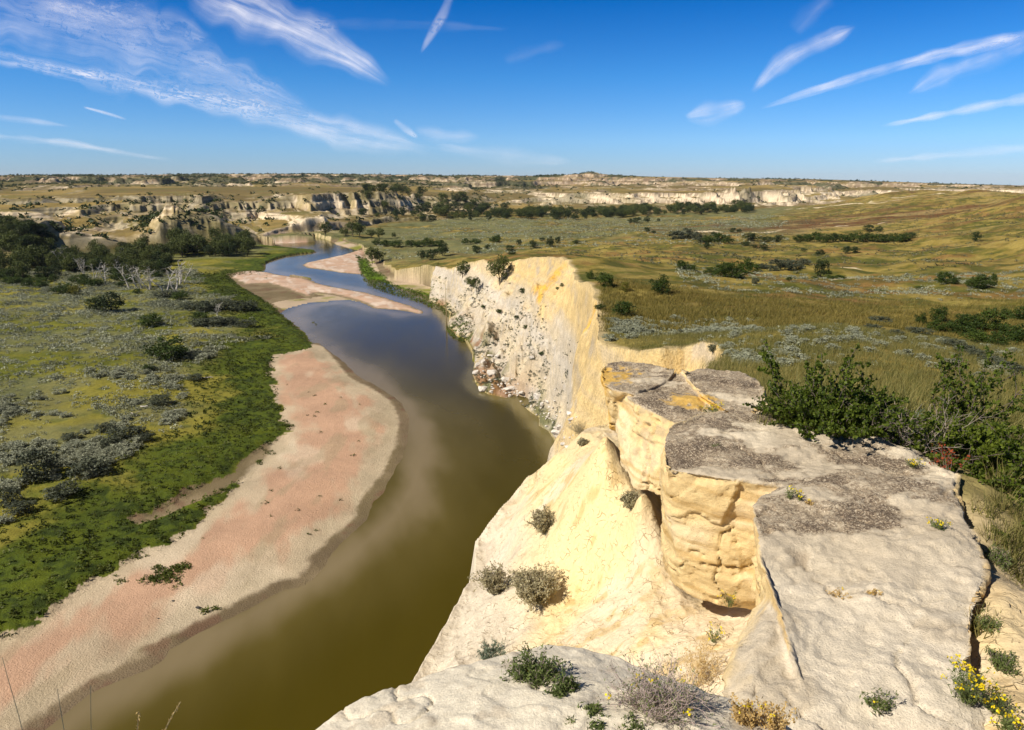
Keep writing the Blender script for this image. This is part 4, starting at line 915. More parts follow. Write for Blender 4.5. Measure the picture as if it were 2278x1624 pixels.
# dead trees
def dead_tree(seed, lean):
    g = np.random.default_rng(seed); main = []; br = []
    for m in range(2+seed % 3):
        a = g.random()*6.28; d = (math.cos(a)*.22+lean, math.sin(a)*.2, 1)
        b = bend((g.normal()*.04, g.normal()*.04, -.05), d, .85, 8, g, .13); main.append((b, np.linspace(.022, .007, 9)))
        for q in range(5):
            s = b[3+q % 5]; a = g.random()*6.28; c = bend(s, (math.cos(a), math.sin(a), .7), .27*g.uniform(.5, 1), 5, g, .22); br.append((c, np.linspace(.008, .003, 6)))
            for e in range(3):
                a = g.random()*6.28; br.append((bend(c[2+e], (math.cos(a), math.sin(a), .5), .17, 3, g, .25), np.linspace(.005, .002, 4)))
    return tubes(main, 6), tubes(br, 3)
for i, (u, v, h, lab, leafy) in enumerate([(150,597,50,'leaning white trunk at the left end of the dead cottonwoods',1),(187,612,46,'thin pale dead tree with crooked fork behind low bushes',1),(212,620,42,'pale crooked dead tree beside dark brush in the woods',1),(236,632,52,'dead white tree with twisted limbs left of the clump',0),
     (258,612,44,'grey bare tree standing behind the white dead trees',1),(290,640,64,'tall pale tree with grey trunk and thin green top',1),(312,640,66,'slim white trunk with leafy top left of the bare clump',1),(334,642,62,'white trunk under a tuft of green leaves',1),
     (366,655,72,'large bare white tree with many stems, nearest of the dead trees',0),(388,652,60,'bare white tree with forked stems right of the nearest dead tree',0),(402,630,56,'leaning bare white pole tree at the right end of the dead group',0),(482,700,34,'small grey dead shrub tree above the thicket',0),(275,590,40,'pale dead tree half hidden in the woods behind',1)]):
    p = P(float(u), float(v), 1.8); p[2] = drop(p[0], p[1])[0]; d = depth(p)/FP
    o = empty('dead_cottonwood', tuple(p)); (mv, mf), (bv, bf) = dead_tree(40+i, -.25 if i in (0, 5, 6) else (.3 if i == 10 else .05))
    m1 = npmesh('dead_trunk', mv, mf, smooth=True); link('trunk', m1, o, MW); m2 = npmesh('dead_branches', bv, bf); link('branches', m2, o, MW)
    if leafy:
        c = link('crown', protos['cottonwood'][i % 5][0], o); c.location = (0, 0, .35); c.scale = (.5, .5, .6)
    o.scale = (h*d*1.1,)*3; tag(o, lab, 'tree', 'dead and dying cottonwoods')

# sagebrush: positions by patches
def low_proto(seed, n, leaf, flat=.6):
    g = np.random.default_rng(seed); c = unit(n, g)*(g.random((n, 1))**.4)*np.array([.5, .5, .5*flat]); c[:, 2] = np.abs(c[:, 2])+.05
    V, F = quads(c, leaf*(.6+.8*g.random(n)), g); return V, np.repeat(g.random(n), 4)
def mass(name, pts, sizes, hs, mat, n, leaf, label, cat, var=6, flat=.9):
    pr = [low_proto(900+i, n, leaf, flat) for i in range(var)]; pts = np.asarray(pts); m = len(pts); VV = np.empty((m, 4*n, 3), np.float32); TT = np.empty((m, 4*n), np.float32)
    a = RN.random(m)*6.28; ca, sa = np.cos(a), np.sin(a); w = np.arange(m) % var
    for i in range(var):
        q = w == i; v, t = pr[i]; s = sizes[q][:, None]
        x = v[None, :, 0]*s; y = v[None, :, 1]*s
        VV[q, :, 0] = pts[q, 0:1]+x*ca[q][:, None]-y*sa[q][:, None]; VV[q, :, 1] = pts[q, 1:2]+x*sa[q][:, None]+y*ca[q][:, None]
        VV[q, :, 2] = pts[q, 2:3]+v[None, :, 2]*hs[q][:, None]*1.6; TT[q] = np.clip(t*.55+RN.random((q.sum(), 1))*.35+(fbm(pts[q, 0]/7, pts[q, 1]/7, 4, 77)*.8+.05)[:, None], 0, 1)
    F = np.arange(m*n*4).reshape(-1, 4)
    o = link(name, npmesh(name, VV.reshape(-1, 3), F, tone=TT.ravel()), mat=mat); return tag(o, label, cat, kind='stuff')
def sample(n, ulo, uhi, vlo, vhi, z, dens):
    """points uniform over the ground seen through a window of the photograph, thinned by a density field"""
    out = []
    a = P(np.array([ulo, uhi, ulo, uhi], float), np.array([vlo, vlo, vhi, vhi], float), z)
    x = RN.uniform(a[:, 0].min(), a[:, 0].max(), n*6); y = RN.uniform(a[:, 1].min(), a[:, 1].max(), n*6)
    u, v = proj(x, y, x*0+z); k = (u > ulo) & (u < uhi) & (v > vlo) & (v < vhi); x, y = x[k], y[k]; u, v = u[k], v[k]
    d = dens(x, y, u, v); k = RN.random(len(x)) < d; x, y = x[k], y[k]
    return np.stack([x, y], 1)[:n]
def lift(xy, vmax=None):
    return np.array([[x, y, drop(x, y)[0]] for x, y in xy])
def dleft(x, y, u, v):
    c = .12+.88*ss(-.25, .45, fbm(x/5, y/4, 4, 1001)+.0+.25*np.exp(-((u-430)/170)**2-((v-860)/130)**2)-.15*ss(640, 560, v)-.3*np.exp(-((u-120)/110)**2-((v-860)/90)**2))
    return np.clip(c, 0, 1)*(FV(x, y) > 13+8*fbm(x/9, y/9, 3, 1003))
S = sample(10000, -60, 640, 600, 1160, 1.8, dleft); S = S[np.hypot(S[:, 0], S[:, 1]) > 50]
Sz = lift(S); sz = RN.uniform(.6, 1.8, len(Sz))*(1+.4*fbm(Sz[:, 0]/9, Sz[:, 1]/9, 2, 1011)); 
# clumps grow on knolls of the meadow to the right of the ledge as well
def dright(x, y, u, v):
    return (.22+.78*ss(.0, .45, fbm(x/5, y/5, 4, 1021)+.3*np.exp(-((u-1450)/110)**2-((v-735)/40)**2)+.05*np.exp(-((u-2000)/260)**2-((v-790)/60)**2)))*(x > 8.5+ (y > 60)*3)
R1 = sample(240, 1340, 2290, 690, 900, 27.0, dright); R1z = lift(R1); k = np.array([drop(x, y)[1] > .8 for x, y in R1]); R1z = R1z[k]; r1 = RN.uniform(.3, .75, len(R1z))
R2 = sample(900, 1500, 2290, 600, 700, 17.0, dright); R2z = lift(R2); r2 = RN.uniform(.6, 1.3, len(R2z))
R3 = sample(330, 1338, 1680, 690, 776, 23.8, lambda x, y, u, v: .12+.88*ss(-.15, .3, fbm(x/3, y/4, 3, 1061)+.5*np.exp(-((u-1470)/120)**2-((v-752)/22)**2)-.15)*(x > 8.6)); R3z = lift(R3)
hh, Mk = height(R3z[:, 0], R3z[:, 1], True); R3z = R3z[(Mk['cliff'] < .2) & (Mk['dT'] > .6)]; r3 = RN.uniform(.35, 1.0, len(R3z))
A = np.vstack([Sz, R1z, R2z, R3z]); AS = np.concatenate([sz, r1, r2, r3]); dep = np.array([depth(p) for p in A]); uu, vv_ = proj(A[:, 0], A[:, 1], A[:, 2])
pxs = AS/dep*((uu > 0) & (uu < 2278)); order = np.argsort(-pxs); big = order[:300]; rest = order[300:]
for i in big:
    p = A[i]; left = p[0] < 0
    plant('sagebrush', p, AS[i]*1.15, AS[i]*.55, 'silver grey sagebrush clump on the grassy left flat' if left else 'silver grey sagebrush clump on the golden meadow right of the ledge', 'sagebrush on the left flat' if left else 'sagebrush on the right meadow', False)
mass('sagebrush_cover', A[rest], AS[rest], AS[rest]*.5, MS, 26, .11, 'grey sagebrush scattered over the grass', 'sagebrush')
# far flat sagebrush and shrubs
def dflat(x, y, u, v): return ss(-.2, .3, fbm(x/40, y/30, 4, 1031)+.12)*(x > -70+.0*y)*(FW(x, y) < -8)
Fp = lift(sample(3200, 800, 1750, 483, 575, 3.0, dflat)); mass('distant_sagebrush', Fp, RN.uniform(.9, 2.4, len(Fp)), RN.uniform(.5, 1.0, len(Fp)), MS, 9, .2, 'grey green sagebrush speckling the far flat', 'sagebrush')
Hp = sample(5200, 1180, 2290, 468, 655, 11.0, lambda x, y, u, v: .12+.88*ss(.0, .4, fbm(x/16, y/22, 5, 1081))); Hz = lift(Hp); hh, Mk = height(Hz[:, 0], Hz[:, 1], True); Hz = Hz[(Mk['far'] < .5) & (Mk['cliff'] < .1) & (Mk['dT'] > 1)]
mass('hillside_scrub', Hz, RN.uniform(.4, 1.5, len(Hz)), RN.uniform(.3, .8, len(Hz)), leafmat('hillside_scrub_leaves', (.045,.05,.022), (.20,.19,.10), .15), 9, .2, 'low mixed scrub speckling the rolling hills on the right', 'scrub')
# lush vegetation of the left bank
def dlush(x, y, u, v): d = FV(x, y); return (d > .5)*ss(19, 8, d+8*fbm(x/9, y/9, 3, 1041))
L1 = sample(21000, -80, 720, 560, 1420, 1.2, dlush); L1 = L1[np.hypot(L1[:, 0], L1[:, 1]) < 290]; L1z = lift(L1)
mass('bank_weeds', L1z, RN.uniform(.35, 1.0, len(L1z)), RN.uniform(.12, .5, len(L1z))*(1+fbm(L1z[:, 0]/6, L1z[:, 1]/6, 3, 5)), MT, 11, .18, 'dense lush green weeds on the river bank', 'weeds', flat=1.1)
# weeds on the sand
pt = []
for (u, v, w, n) in [(375,1278,40,70),(345,1290,25,30),(400,1265,20,25),(700,715,10,4),(575,1025,10,8),(600,1000,14,8),(455,1352,10,4),(480,1345,9,5),(230,1265,30,14),(300,1235,25,14),(640,950,12,16),(500,1090,12,10),(270,1290,14,5),(560,610,20,14),(590,617,10,6)]:
    for i in range(n):
        a = P(u+RN.normal()*w*.5, v+RN.normal()*w*.22-(0), .4); pt.append((a[0], a[1], drop(a[0], a[1])[0]))
for i in range(60):
    u, v = RN.uniform(420, 860), RN.uniform(800, 1250); a = P(u, v, .4)
    if FD(a[0:1], a[1:2])[0] > 2 and FV(a[0:1], a[1:2])[0] < -1: pt.append((a[0], a[1], drop(a[0], a[1])[0]))
pt = np.array(pt); mass('sandbar_weeds', pt, RN.uniform(.3, .9, len(pt)), RN.uniform(.15, .4, len(pt)), MT, 14, .17, 'green weeds sprouting on the sandbar', 'weeds', flat=1.1)
for q, Lf in enumerate((FL0, FL1)):
    g_ = (LUSHR[q]); x = RN.uniform(g_[:, 0].min(), g_[:, 0].max(), 9000); y = RN.uniform(g_[:, 1].min(), g_[:, 1].max(), 9000); k = Lf(x, y) > -.3; x, y = x[k][:(1300, 160)[q]], y[k][:(1300, 160)[q]]
    z = lift(np.stack([x, y], 1)); mass('bank_grass', z, RN.uniform(.6, 1.3, len(z)), RN.uniform(.3, .6, len(z)), leafmat('bright_bank_grass', (.04,.065,.008), (.12,.17,.02), .3), 12, .17, ('bright green grass strip below the far cut bank', 'bright green grass patch at the cut bank foot')[q], 'grass', flat=1.1)
# shrubs on the cut bank debris
def dcut(x, y, u, v): return ss(.05, .3, fbm(x/4, y/5, 4, 1051)+.05)*.9
Cx = sample(6500, 990, 1345, 640, 1000, 5.0, dcut); hh, Mk = height(Cx[:, 0], Cx[:, 1], True); k = (Mk['cliff'] > .5) & (Mk['t'] < .55+.25*RN.random(len(hh))*1); Cz = np.column_stack([Cx[k], hh[k]])
mass('cut_bank_scrub', Cz, RN.uniform(.25, .8, len(Cz)), RN.uniform(.2, .5, len(Cz)), MD, 16, .15, 'small dark scrub tufts dotting the pale cut bank', 'scrub')
# shrubs and groves of the far badlands
n = 60000; rr = np.exp(RN.uniform(math.log(370), math.log(2500), n)); aa = RN.uniform(-.72, .72, n); x = rr*np.sin(aa); y = rr*np.cos(aa)
z, Mk = height(x, y, True); z2 = height(x, y+6); z3 = height(x+6, y); sl = np.hypot((z2-z)/6, (z3-z)/6)
fn = fbm(x/70, y/70, 5, 451)+.06+.10*ss(1100, 1500, rr)-.25*ss(30, 200, x)*ss(2600, 1500, rr)
pr = (ss(.02, .2, fn)*ss(.05, .25, sl+.25*ss(1000, 1500, rr))*(.22+2.6*ss(900, 1300, rr)*ss(.25, -.3, aa))+.06*ss(.03, .2, sl))*(Mk['far'] > .9)*(1-.75*Mk['ris'])
k = RN.random(n) < pr*1.1; x, y, z, rr = x[k], y[k], z[k], rr[k]
pts = np.stack([x, y, z-.3], 1); hs = RN.uniform(1.2, 3.6, len(x))*1.1*(1+.4*ss(1200, 2200, rr))
mass('badlands_junipers', pts, hs*1.5, hs*.75, MJ, 14, .22, 'dark juniper groves filling the gullies of the far bluffs', 'juniper woods', flat=1.4)
# ---------------------------------------------------------------- boulders, logs, small plants on and below the ledge, clouds
def boulder_mesh(seed, flat=.6):
    bm = bmesh.new(); bmesh.ops.create_icosphere(bm, subdivisions=4, radius=.5); g = np.random.default_rng(seed)
    V = np.array([v.co[:] for v in bm.verts])
    for i in range(12):
        n = unit(1, g)[0]; d = g.uniform(.26, .42); k = V@n > d; V[k] -= ((V[k]@n)-d)[:, None]*n
    V *= np.array([1, g.uniform(.6, .9), flat]); r = 1+fbm3(V[:, 0]*6+seed, V[:, 1]*6, V[:, 2]*6, 4, seed)*.09; V *= r[:, None]
    for v, c in zip(bm.verts, V): v.co = c
    me = bpy.data.meshes.new('boulder'); bm.to_mesh(me); bm.free(); return me
MR = plain('pale_boulder_stone', (.55,.50,.43), .9, .3, 3.0)
BM = [boulder_mesh(i, (.5, .7, .4, .6, .55)[i]) for i in range(5)]
for m in BM: m.materials.append(MR)
def rock(u, v, w, label, group, i):
    p, nn = pick(u, v)
    if p is None: return
    s = w*depth(p)/FP; o = link('boulder', BM[i % 5]); o.location = (p[0], p[1], p[2]+s*.12); o.scale = (s, s, s); o.rotation_euler = (RN.normal()*.15, RN.normal()*.15, RN.random()*6.28)
    tag(o, label, 'rock', group)
RK = [(1061,775,9,'small pale rock uppermost on the shore below the cut bank'),(1077,807,18,'bright white rock on the shore, upper group'),(1091,793,16,'grey rock behind the bright white shore rock'),(1108,794,17,'pale rock at the right of the upper shore group'),
 (1064,813,15,'pale rock left of the bright white shore rock'),(1061,831,28,'long grey slab lying at the water edge'),(1094,833,28,'broad white rock between grey slab and the cut bank'),(1076,827,13,'small grey rock squeezed between slab and white rock'),
 (1126,848,26,'flat white slab in the middle of the shore rubble'),(1074,867,28,'low pale slab at the tip of the rocky spit'),(1095,863,15,'dark grey rock standing on the rocky spit'),(1094,873,11,'small white rock on the rocky spit'),(1134,869,34,'largest layered grey boulder beside the muddy pool'),
 (1135,882,15,'small flat rock in front of the layered boulder'),(1162,876,18,'rounded white rock right of the layered boulder'),(1214,843,17,'white square rock alone up on the debris slope'),(1198,885,30,'big tan block above the grass patch'),(1217,895,18,'tan rock right of the big tan block'),
 (1207,901,18,'white rock below the big tan block'),(1268,921,22,'pale flat stone high on the debris near the ledge tip'),(1271,934,20,'upright pale stone near the ledge tip'),(1243,952,18,'white rock at the top of the lower rubble heap'),(1240,966,34,'long white slab in the lower rubble heap'),
 (1252,989,17,'white rock at the foot of the lower rubble heap'),(1261,995,15,'small white rock by the yellow slope edge'),(1204,745,15,'tan block in the middle of the cut bank'),(1183,797,15,'narrow tan rock on the debris slope')]
for i, (u, v, w, l) in enumerate(RK): rock(u, v, w, l, None, i)
for i in range(150):
    t = RN.random(); a = [(1055,785),(1070,850),(1130,880),(1200,925),(1245,985)]; q = t*4; k = min(int(q), 3); f = q-k
    u = mix(a[k][0], a[k+1][0], f)+abs(RN.normal())*26; v = mix(a[k][1], a[k+1][1], f)-RN.uniform(0, 1)**2*40+3
    rock(u, v, RN.uniform(3, 9), 'small pale stone in the rubble along the foot of the cut bank', 'rubble stones on the shore', i)
for i, (u, v, L, l) in enumerate([(460,843,26,'bleached log on the left flat nearest the green bank'),(322,906,18,'short pale log among sagebrush on the left flat'),(396,914,16,'thin white driftwood stick among the sagebrush'),(303,921,24,'long thin fallen pole in the sagebrush')]):
    p, nn = pick(u, v); g = np.random.default_rng(i); s = L*depth(p)/FP
    v_, f_ = tubes([(bend((0, 0, 0), (1, .3*(-1)**i, .0), s, 5, g, .1), np.linspace(.14, .05, 6)), (bend((s*.5, .1, 0), (.6, .8, .3), s*.4, 3, g, .2), np.linspace(.07, .02, 4))], 6)
    o = link('fallen_log', npmesh('fallen_log', v_, f_, smooth=True), mat=MW); o.location = (p[0]-s/2, p[1], p[2]+.12); tag(o, l, 'log')
for u, v, w, l in [(440,1352,14,'dark wet rock with weeds at the sandbar edge'),(385,1337,9,'small dark rock on the pink gravel'),(352,1376,6,'tiny dark stone by the water edge of the sandbar')]:
    p, _ = pick(u, v); s = w*depth(p)/FP; me = BM[1].copy(); me.materials.clear(); me.materials.append(bpy.data.materials.get('wet_rock') or plain('wet_rock', (.06,.055,.05), .5))
    o = link('dark_rock', me); o.location = p; o.scale = (s, s*.8, s*.8); tag(o, l, 'rock')

# --- small plants
M_ST = plain('green_stems', (.12,.14,.05)); M_DRY = plain('dry_stems', (.58,.45,.24)); M_GREY = plain('grey_twigs', (.30,.245,.20)); M_PINK = plain('pinkish_grey_twigs', (.40,.31,.27)); M_DARKT = plain('dark_twigs', (.13,.10,.085))
M_FL = leafmat('yellow_flowers', (.62,.46,.01), (.85,.68,.02), .2); M_LG = leafmat('narrow_green_leaves', (.08,.11,.03), (.20,.24,.07), .3)
M_SB = leafmat('saltbush_leaves', (.24,.215,.12), (.50,.44,.26), .25); M_BR = leafmat('bright_bush_leaves', (.040,.068,.008), (.18,.225,.024), .45, .5); M_RED = leafmat('red_leaves', (.20,.03,.01), (.42,.09,.03), .3)
M_DRL = leafmat('dry_seed_heads', (.40,.26,.09), (.62,.44,.18), .2); M_BLUE = leafmat('blue_green_leaves', (.11,.14,.10), (.24,.29,.20), .2); M_GRS = leafmat('meadow_grass_blades', (.09,.10,.02), (.32,.27,.09), .35)
def ngon_leaves(cen, size, g, k=6):
    """small lobed leaves"""
    n = len(cen); a = unit(n, g); a[:, 2] = np.abs(a[:, 2])*.6+.1; a /= np.linalg.norm(a, axis=1)[:, None]; t = unit(n, g); b = np.cross(a, t); b /= np.linalg.norm(b, axis=1)[:, None]; c = np.cross(a, b)
    an = np.arange(k)*2*np.pi/k; rad = np.array([1.25, .75, .95, .55, .95, .75])[:k]
    s = (size*(.6+.8*g.random(n)))[:, None, None]
    V = cen[:, None]+s*(b[:, None]*(np.cos(an)*rad)[None, :, None]+c[:, None]*(np.sin(an)*rad*.9)[None, :, None]); V = V+a[:, None]*s*(.25*np.cos(an*2))[None, :, None]
    return V.reshape(-1, 3), np.arange(n*k).reshape(n, k)
def stemplant(name, cat, label, at, seed, n=30, R=.1, h=.3, w=.3, r=.002, stem=None, leaf=None, per=12, ls=.01, flower=None, fl=0, fs=.006, droop=0, wob=.12, twigs=0, group=None, lobed=False, start=.25, up=None, nseg=6, strip=False):
    p, nn = at if isinstance(at, tuple) else pick(*at[:2])
    if p is None: return
    g = np.random.default_rng(seed); o = empty(name, tuple(p)); tag(o, label, cat, group)
    paths = []; lc = []; fc = []
    for i in range(n):
        a = g.random()*6.283; q = g.random()**.6; d = np.array([math.cos(a)*q*w/h, math.sin(a)*q*w/h, 1.0])
        if up is not None: d = d+np.array(up)
        L = h*(.65+.45*g.random())*math.sqrt(1+(q*w/h)**2*.6)
        b = bend((math.cos(a)*R*q, math.sin(a)*R*q, -.02), d, L, nseg, g, wob, droop); paths.append((b, np.linspace(r, r*.35, nseg+1)))
        ends = [b]
        for t in range(twigs):
            s = b[1+g.integers(nseg-1)]; c = bend(s, (b[-1]-b[0])/L+unit(1, g)[0]*.9, L*.38*g.uniform(.5, 1.1), 4, g, wob*1.5); paths.append((c, np.linspace(r*.5, r*.2, 5))); ends.append(c)
        for e in ends:
            m = max(1, int(per*(1 if e is b else .6))); tt = start+(1-start)*g.random(m); idx = tt*(len(e)-1); k = np.minimum(idx.astype(int), len(e)-2); f = (idx-k)[:, None]
            lc.append(e[k]*(1-f)+e[k+1]*f+g.normal(size=(m, 3))*ls*.7)
            if fl and g.random() < fl: fc.append(e[-1]+g.normal(size=(7, 3))*np.array([fs*2, fs*2, fs*.9]))
    v_, f_ = tubes(paths, 3 if r < .004 else 5); link('stems', npmesh(name+'_stems', v_, f_), o, stem)
    if leaf is not None and lc:
        c = np.vstack(lc); k = (c[:, 2] > -.05)
        v_, f_ = (ngon_leaves(c, ls*np.ones(len(c)), g) if lobed else quads(c, ls*(.6+.8*g.random(len(c))), g, .28 if strip else .5, .3 if strip else None))
        tn = np.repeat(g.random(len(c))*.7+.15*g.random(), f_.shape[1]); link('leaves', npmesh(name+'_leaves', v_, f_, tone=np.clip(tn, 0, 1)), o, leaf)
    if fc:
        for c in fc[:90]:
            v_, f_ = quads(c, fs*1.3*(.7+.6*g.random(len(c))), g, .9); link('flower', npmesh(name+'_flower', v_, f_, tone=np.repeat(g.random(len(c)), 4)), o, flower)
    return o
def blades(name, label, at, seed, n, R, h, mat, lean=.5, wd=.004, group=None, cat='grass clump'):
    p, nn = at if isinstance(at, tuple) else pick(*at[:2])
    if p is None: return
    g = np.random.default_rng(seed); V = []; T = []
    for i in range(n):
        a = g.random()*6.28; q = R*g.random()**.6; s = np.array([math.cos(a)*q, math.sin(a)*q, -.02]); a2 = g.random()*6.28; d = np.array([math.cos(a2)*lean*g.random(), math.sin(a2)*lean*g.random(), 1.])
        L = h*g.uniform(.5, 1.1); b = bend(s, d, L, 4, g, .07, .10); w = np.cross(d, (math.cos(a), math.sin(a), .1)); w = w/np.linalg.norm(w)*wd; rr = np.array([1, .9, .7, .45, .08])
        V.append(np.stack([b-w*rr[:, None], b+w*rr[:, None]], 1).reshape(-1, 3)); T.append(np.full(10, g.random()))
    V = np.vstack(V); base = np.arange(n)[:, None, None]*10+np.arange(4)[None, :, None]*2; F = (base+np.array([0, 1, 3, 2])[None, None]).reshape(-1, 4)
    o = link(name, npmesh(name, V, F, tone=np.concatenate(T)), mat=mat); o.location = tuple(p); return tag(o, label, cat, group)

# big leafy bush on the back edge of the ledge, the dead one beside it, and the one running down the right side
def sp(u, v, z): return (P(float(u), float(v), H+z), None)
stemplant('leafy_bush', 'bush', 'large bright green leafy bush growing at the back edge of the ledge', sp(1850,962,-2.36), 1, n=105, R=.28, h=.50, w=.48, r=.006, stem=M_DARKT, leaf=M_BR, per=44, ls=.017, lobed=True, twigs=3, wob=.16, droop=.03, start=.12)
stemplant('leafy_bush', 'bush', 'tall shoots of green leaves standing above the left part of the bush', sp(1800,950,-2.4), 21, n=9, R=.26, h=.86, w=.22, r=.006, stem=M_DARKT, leaf=M_BR, per=70, ls=.018, lobed=True, twigs=2, wob=.1)
stemplant('dead_bush', 'bush', 'grey leafless tangled bush right of the leafy bush', sp(2020,985,-2.4), 2, n=40, R=.25, h=.45, w=.50, r=.004, stem=M_GREY, leaf=M_BR, per=3, ls=.016, lobed=True, twigs=7, wob=.25)
stemplant('leafy_bush', 'bush', 'sparse leafy bush rising behind the grey leafless bush', sp(2130,955,-2.9), 3, n=24, R=.3, h=.95, w=.6, r=.006, stem=M_DARKT, leaf=M_BR, per=30, ls=.021, lobed=True, twigs=3, wob=.2)
stemplant('leafy_bush', 'bush', 'leafy bush filling the space in front of the leafless bush', sp(2080,1000,-2.5), 24, n=60, R=.3, h=.36, w=.5, r=.005, stem=M_DARKT, leaf=M_BR, per=34, ls=.017, lobed=True, twigs=3, wob=.2)
stemplant('leafy_bush', 'bush', 'dark leafy bush hanging over the right edge of the ledge', sp(2215,1120,-2.75), 4, n=70, R=.35, h=.48, w=.55, r=.005, stem=M_DARKT, leaf=M_BR, per=30, ls=.018, lobed=True, twigs=3, wob=.2)
stemplant('leafy_bush', 'bush', 'dark low bush by the right edge just above the red leaves', sp(2235,1040,-2.75), 25, n=50, R=.3, h=.40, w=.45, r=.005, stem=M_DARKT, leaf=M_BR, per=34, ls=.017, lobed=True, twigs=3, wob=.2)
stemplant('leafy_bush', 'bush', 'dark low bush at the right edge among grass beside the ledge', sp(2262,1230,-2.65), 26, n=46, R=.22, h=.30, w=.36, r=.004, stem=M_DARKT, leaf=M_BR, per=32, ls=.015, lobed=True, twigs=3, wob=.2)
stemplant('red_leaf_shrub', 'bush', 'small shrub with red leaves at the right end of the ledge back edge', sp(2112,1045,-2.36), 5, n=9, R=.06, h=.24, w=.14, r=.003, stem=M_DARKT, leaf=M_RED, per=8, ls=.010, lobed=True, twigs=2)
stemplant('silvery_herb', 'plant', 'pale silvery herb inside the leafless bush', sp(1990,975,-2.36), 6, n=22, R=.10, h=.36, w=.14, r=.003, stem=M_LG, leaf=M_BLUE, per=24, ls=.012, strip=True)
# flowers and herbs: (u, v, width px, height px, seed, label, style)
def nearplant(u, v, wpx, hpx, seed, label, style, n=None):
    p, nn = pick(u, v)
    if p is None: return
    d = depth(p)/FP; w = wpx*d*.36; hpx = hpx*.85; h = hpx*d; at = (p, nn)
    if style == 'flower': stemplant('yellow_flower_plant', 'flower', label, at, seed, n or 26, w*.3, h, w, .0014, M_ST, M_LG, 9, .010, M_FL, .38, .0048, strip=True)
    elif style == 'green': stemplant('narrow_leaf_plant', 'plant', label, at, seed, n or 60, w*.35, h, w, .0013, M_PINK, M_LG, 12, .010, M_FL, .005, .004, strip=True, wob=.2, twigs=2)
    elif style == 'dry': stemplant('dry_plant', 'plant', label, at, seed, n or 40, w*.4, h, w*.8, .0016, M_DRY, M_DRL, 9, .006, M_FL, .02, .004, start=.6, twigs=2)
    elif style == 'salt': stemplant('saltbush', 'shrub', label, at, seed, n or 110, w*.45, h, w, .003, M_GREY, M_SB, 26, .013, None, 0, twigs=3, wob=.16, start=.15, up=(-.2, -.15, 0))
    elif style == 'blue': stemplant('blue_green_herb', 'plant', label, at, seed, n or 60, w*.6, h, w, .0015, M_ST, M_BLUE, 18, .014, None, 0, strip=True)
for q in [(1755,1108,26,38,31,'little yellow flower cluster at the edge of the dark lichen, left of two','flower',14),(1778,1112,20,30,32,'little yellow flower cluster at the edge of the dark lichen, right of two','flower',10),
 (2088,1176,40,34,33,'yellow flowers at the right rim of the ledge','flower',24),(1622,1345,62,60,34,'yellow flower plant sprouting from the yellow rock face','flower',26),(1590,1425,60,44,35,'yellow flower plant on the slope under the rock face','flower',26),
 (1582,915,70,24,36,'low yellow flowering plant on top of the ledge far end','flower',40),(2030,1036,50,26,37,'yellow flowers between ledge and bushes','flower',22),(2150,1560,110,110,38,'large yellow flower bush at the lower right corner','flower',70),
 (2215,1585,90,70,39,'yellow flowering stems right of the large flower bush','flower',40),(2240,1618,80,50,40,'yellow flowers at the very bottom right','flower',30),(1800,1120,26,16,41,'tiny yellowish herb beside the two flower clusters','dry',14),
 (1190,1505,170,56,51,'sprawling narrow leaved green plant on the pale front rock','green',110),(1258,1532,60,40,52,'small green plant right of the sprawling plant','green',40),(1235,1545,50,20,53,'tiny green plant under the sprawling plant','green',24),
 (1318,1582,70,24,54,'low reddish green plant in the middle of the front rock','green',30),(1268,1602,30,12,55,'tiny sprig left on the front rock','green',10),(1330,1622,60,20,56,'little plant at the bottom edge of the front rock','green',20),(1405,1612,70,24,57,'little plant right at the bottom edge','green',20),
 (1560,1520,110,110,58,'dry greyish plant with seed heads behind the twiggy shrub','dry',80),(1660,1606,80,60,59,'orange tan dried plant at the rim of the front rock','dry',60),(1720,1618,90,70,60,'straw coloured dried stems right of the orange dried plant','dry',50),
 (1955,1575,80,50,61,'small sprig with yellow tips on the smooth pale ledge','green',20),(1945,1322,50,20,62,'small brown sprig on the middle of the ledge','dry',14),(1868,1325,60,24,63,'small dry sprig left on the middle of the ledge','dry',14),
 (1590,990,30,10,64,'tiny herb on the lichen covered middle block','green',12),(1212,1180,52,60,71,'grey olive saltbush upper left on the yellow slope','salt',90),(1195,1330,110,76,72,'largest saltbush in the middle of the yellow slope','salt',260),
 (1105,1320,46,78,73,'narrow saltbush left of the largest one','salt',90),(1408,1125,34,44,74,'pale saltbush under the ledge beside the dark hollow','salt',90),(1298,988,22,18,75,'small tuft near the top of the yellow slope','salt',30),(1290,962,64,34,76,'brownish shrub at the top corner of the yellow slope','salt',120),
 (1095,1458,80,34,77,'blue green herb at the lower edge of the yellow slope','blue',80),(2200,1400,60,40,78,'small green herb right of the ledge','green',40),(2215,1250,70,50,79,'sprawling green herb beside the ledge right edge','green',50),(2230,1480,90,40,80,'low dark green plant on the sandy ground right','green',60)]: nearplant(*q)
stemplant('twiggy_shrub', 'shrub', 'twiggy pinkish grey half dead shrub with few yellow flowers on the front rock', pick(1470,1575), 90, n=190, R=.07, h=.16, w=.19, r=.0016, stem=M_PINK, leaf=M_LG, per=4, ls=.006, flower=M_FL, fl=.012, fs=.004, twigs=4, wob=.28, strip=True)
for i in range(34):
    u = RN.uniform(2135, 2330); v = RN.uniform(1060, 1500)
    if u < 2160+.1*abs(v-1200) or (v > 1290 and i % 3): continue
    blades('grass_clump', 'tufted grass on the sandy ground right of the ledge', pick(u, v), 200+i, 90, .12, RN.uniform(.10, .26)*(1.1 if v < 1250 else .6), M_GRS, .7, .003, 'grass tufts right of the ledge')
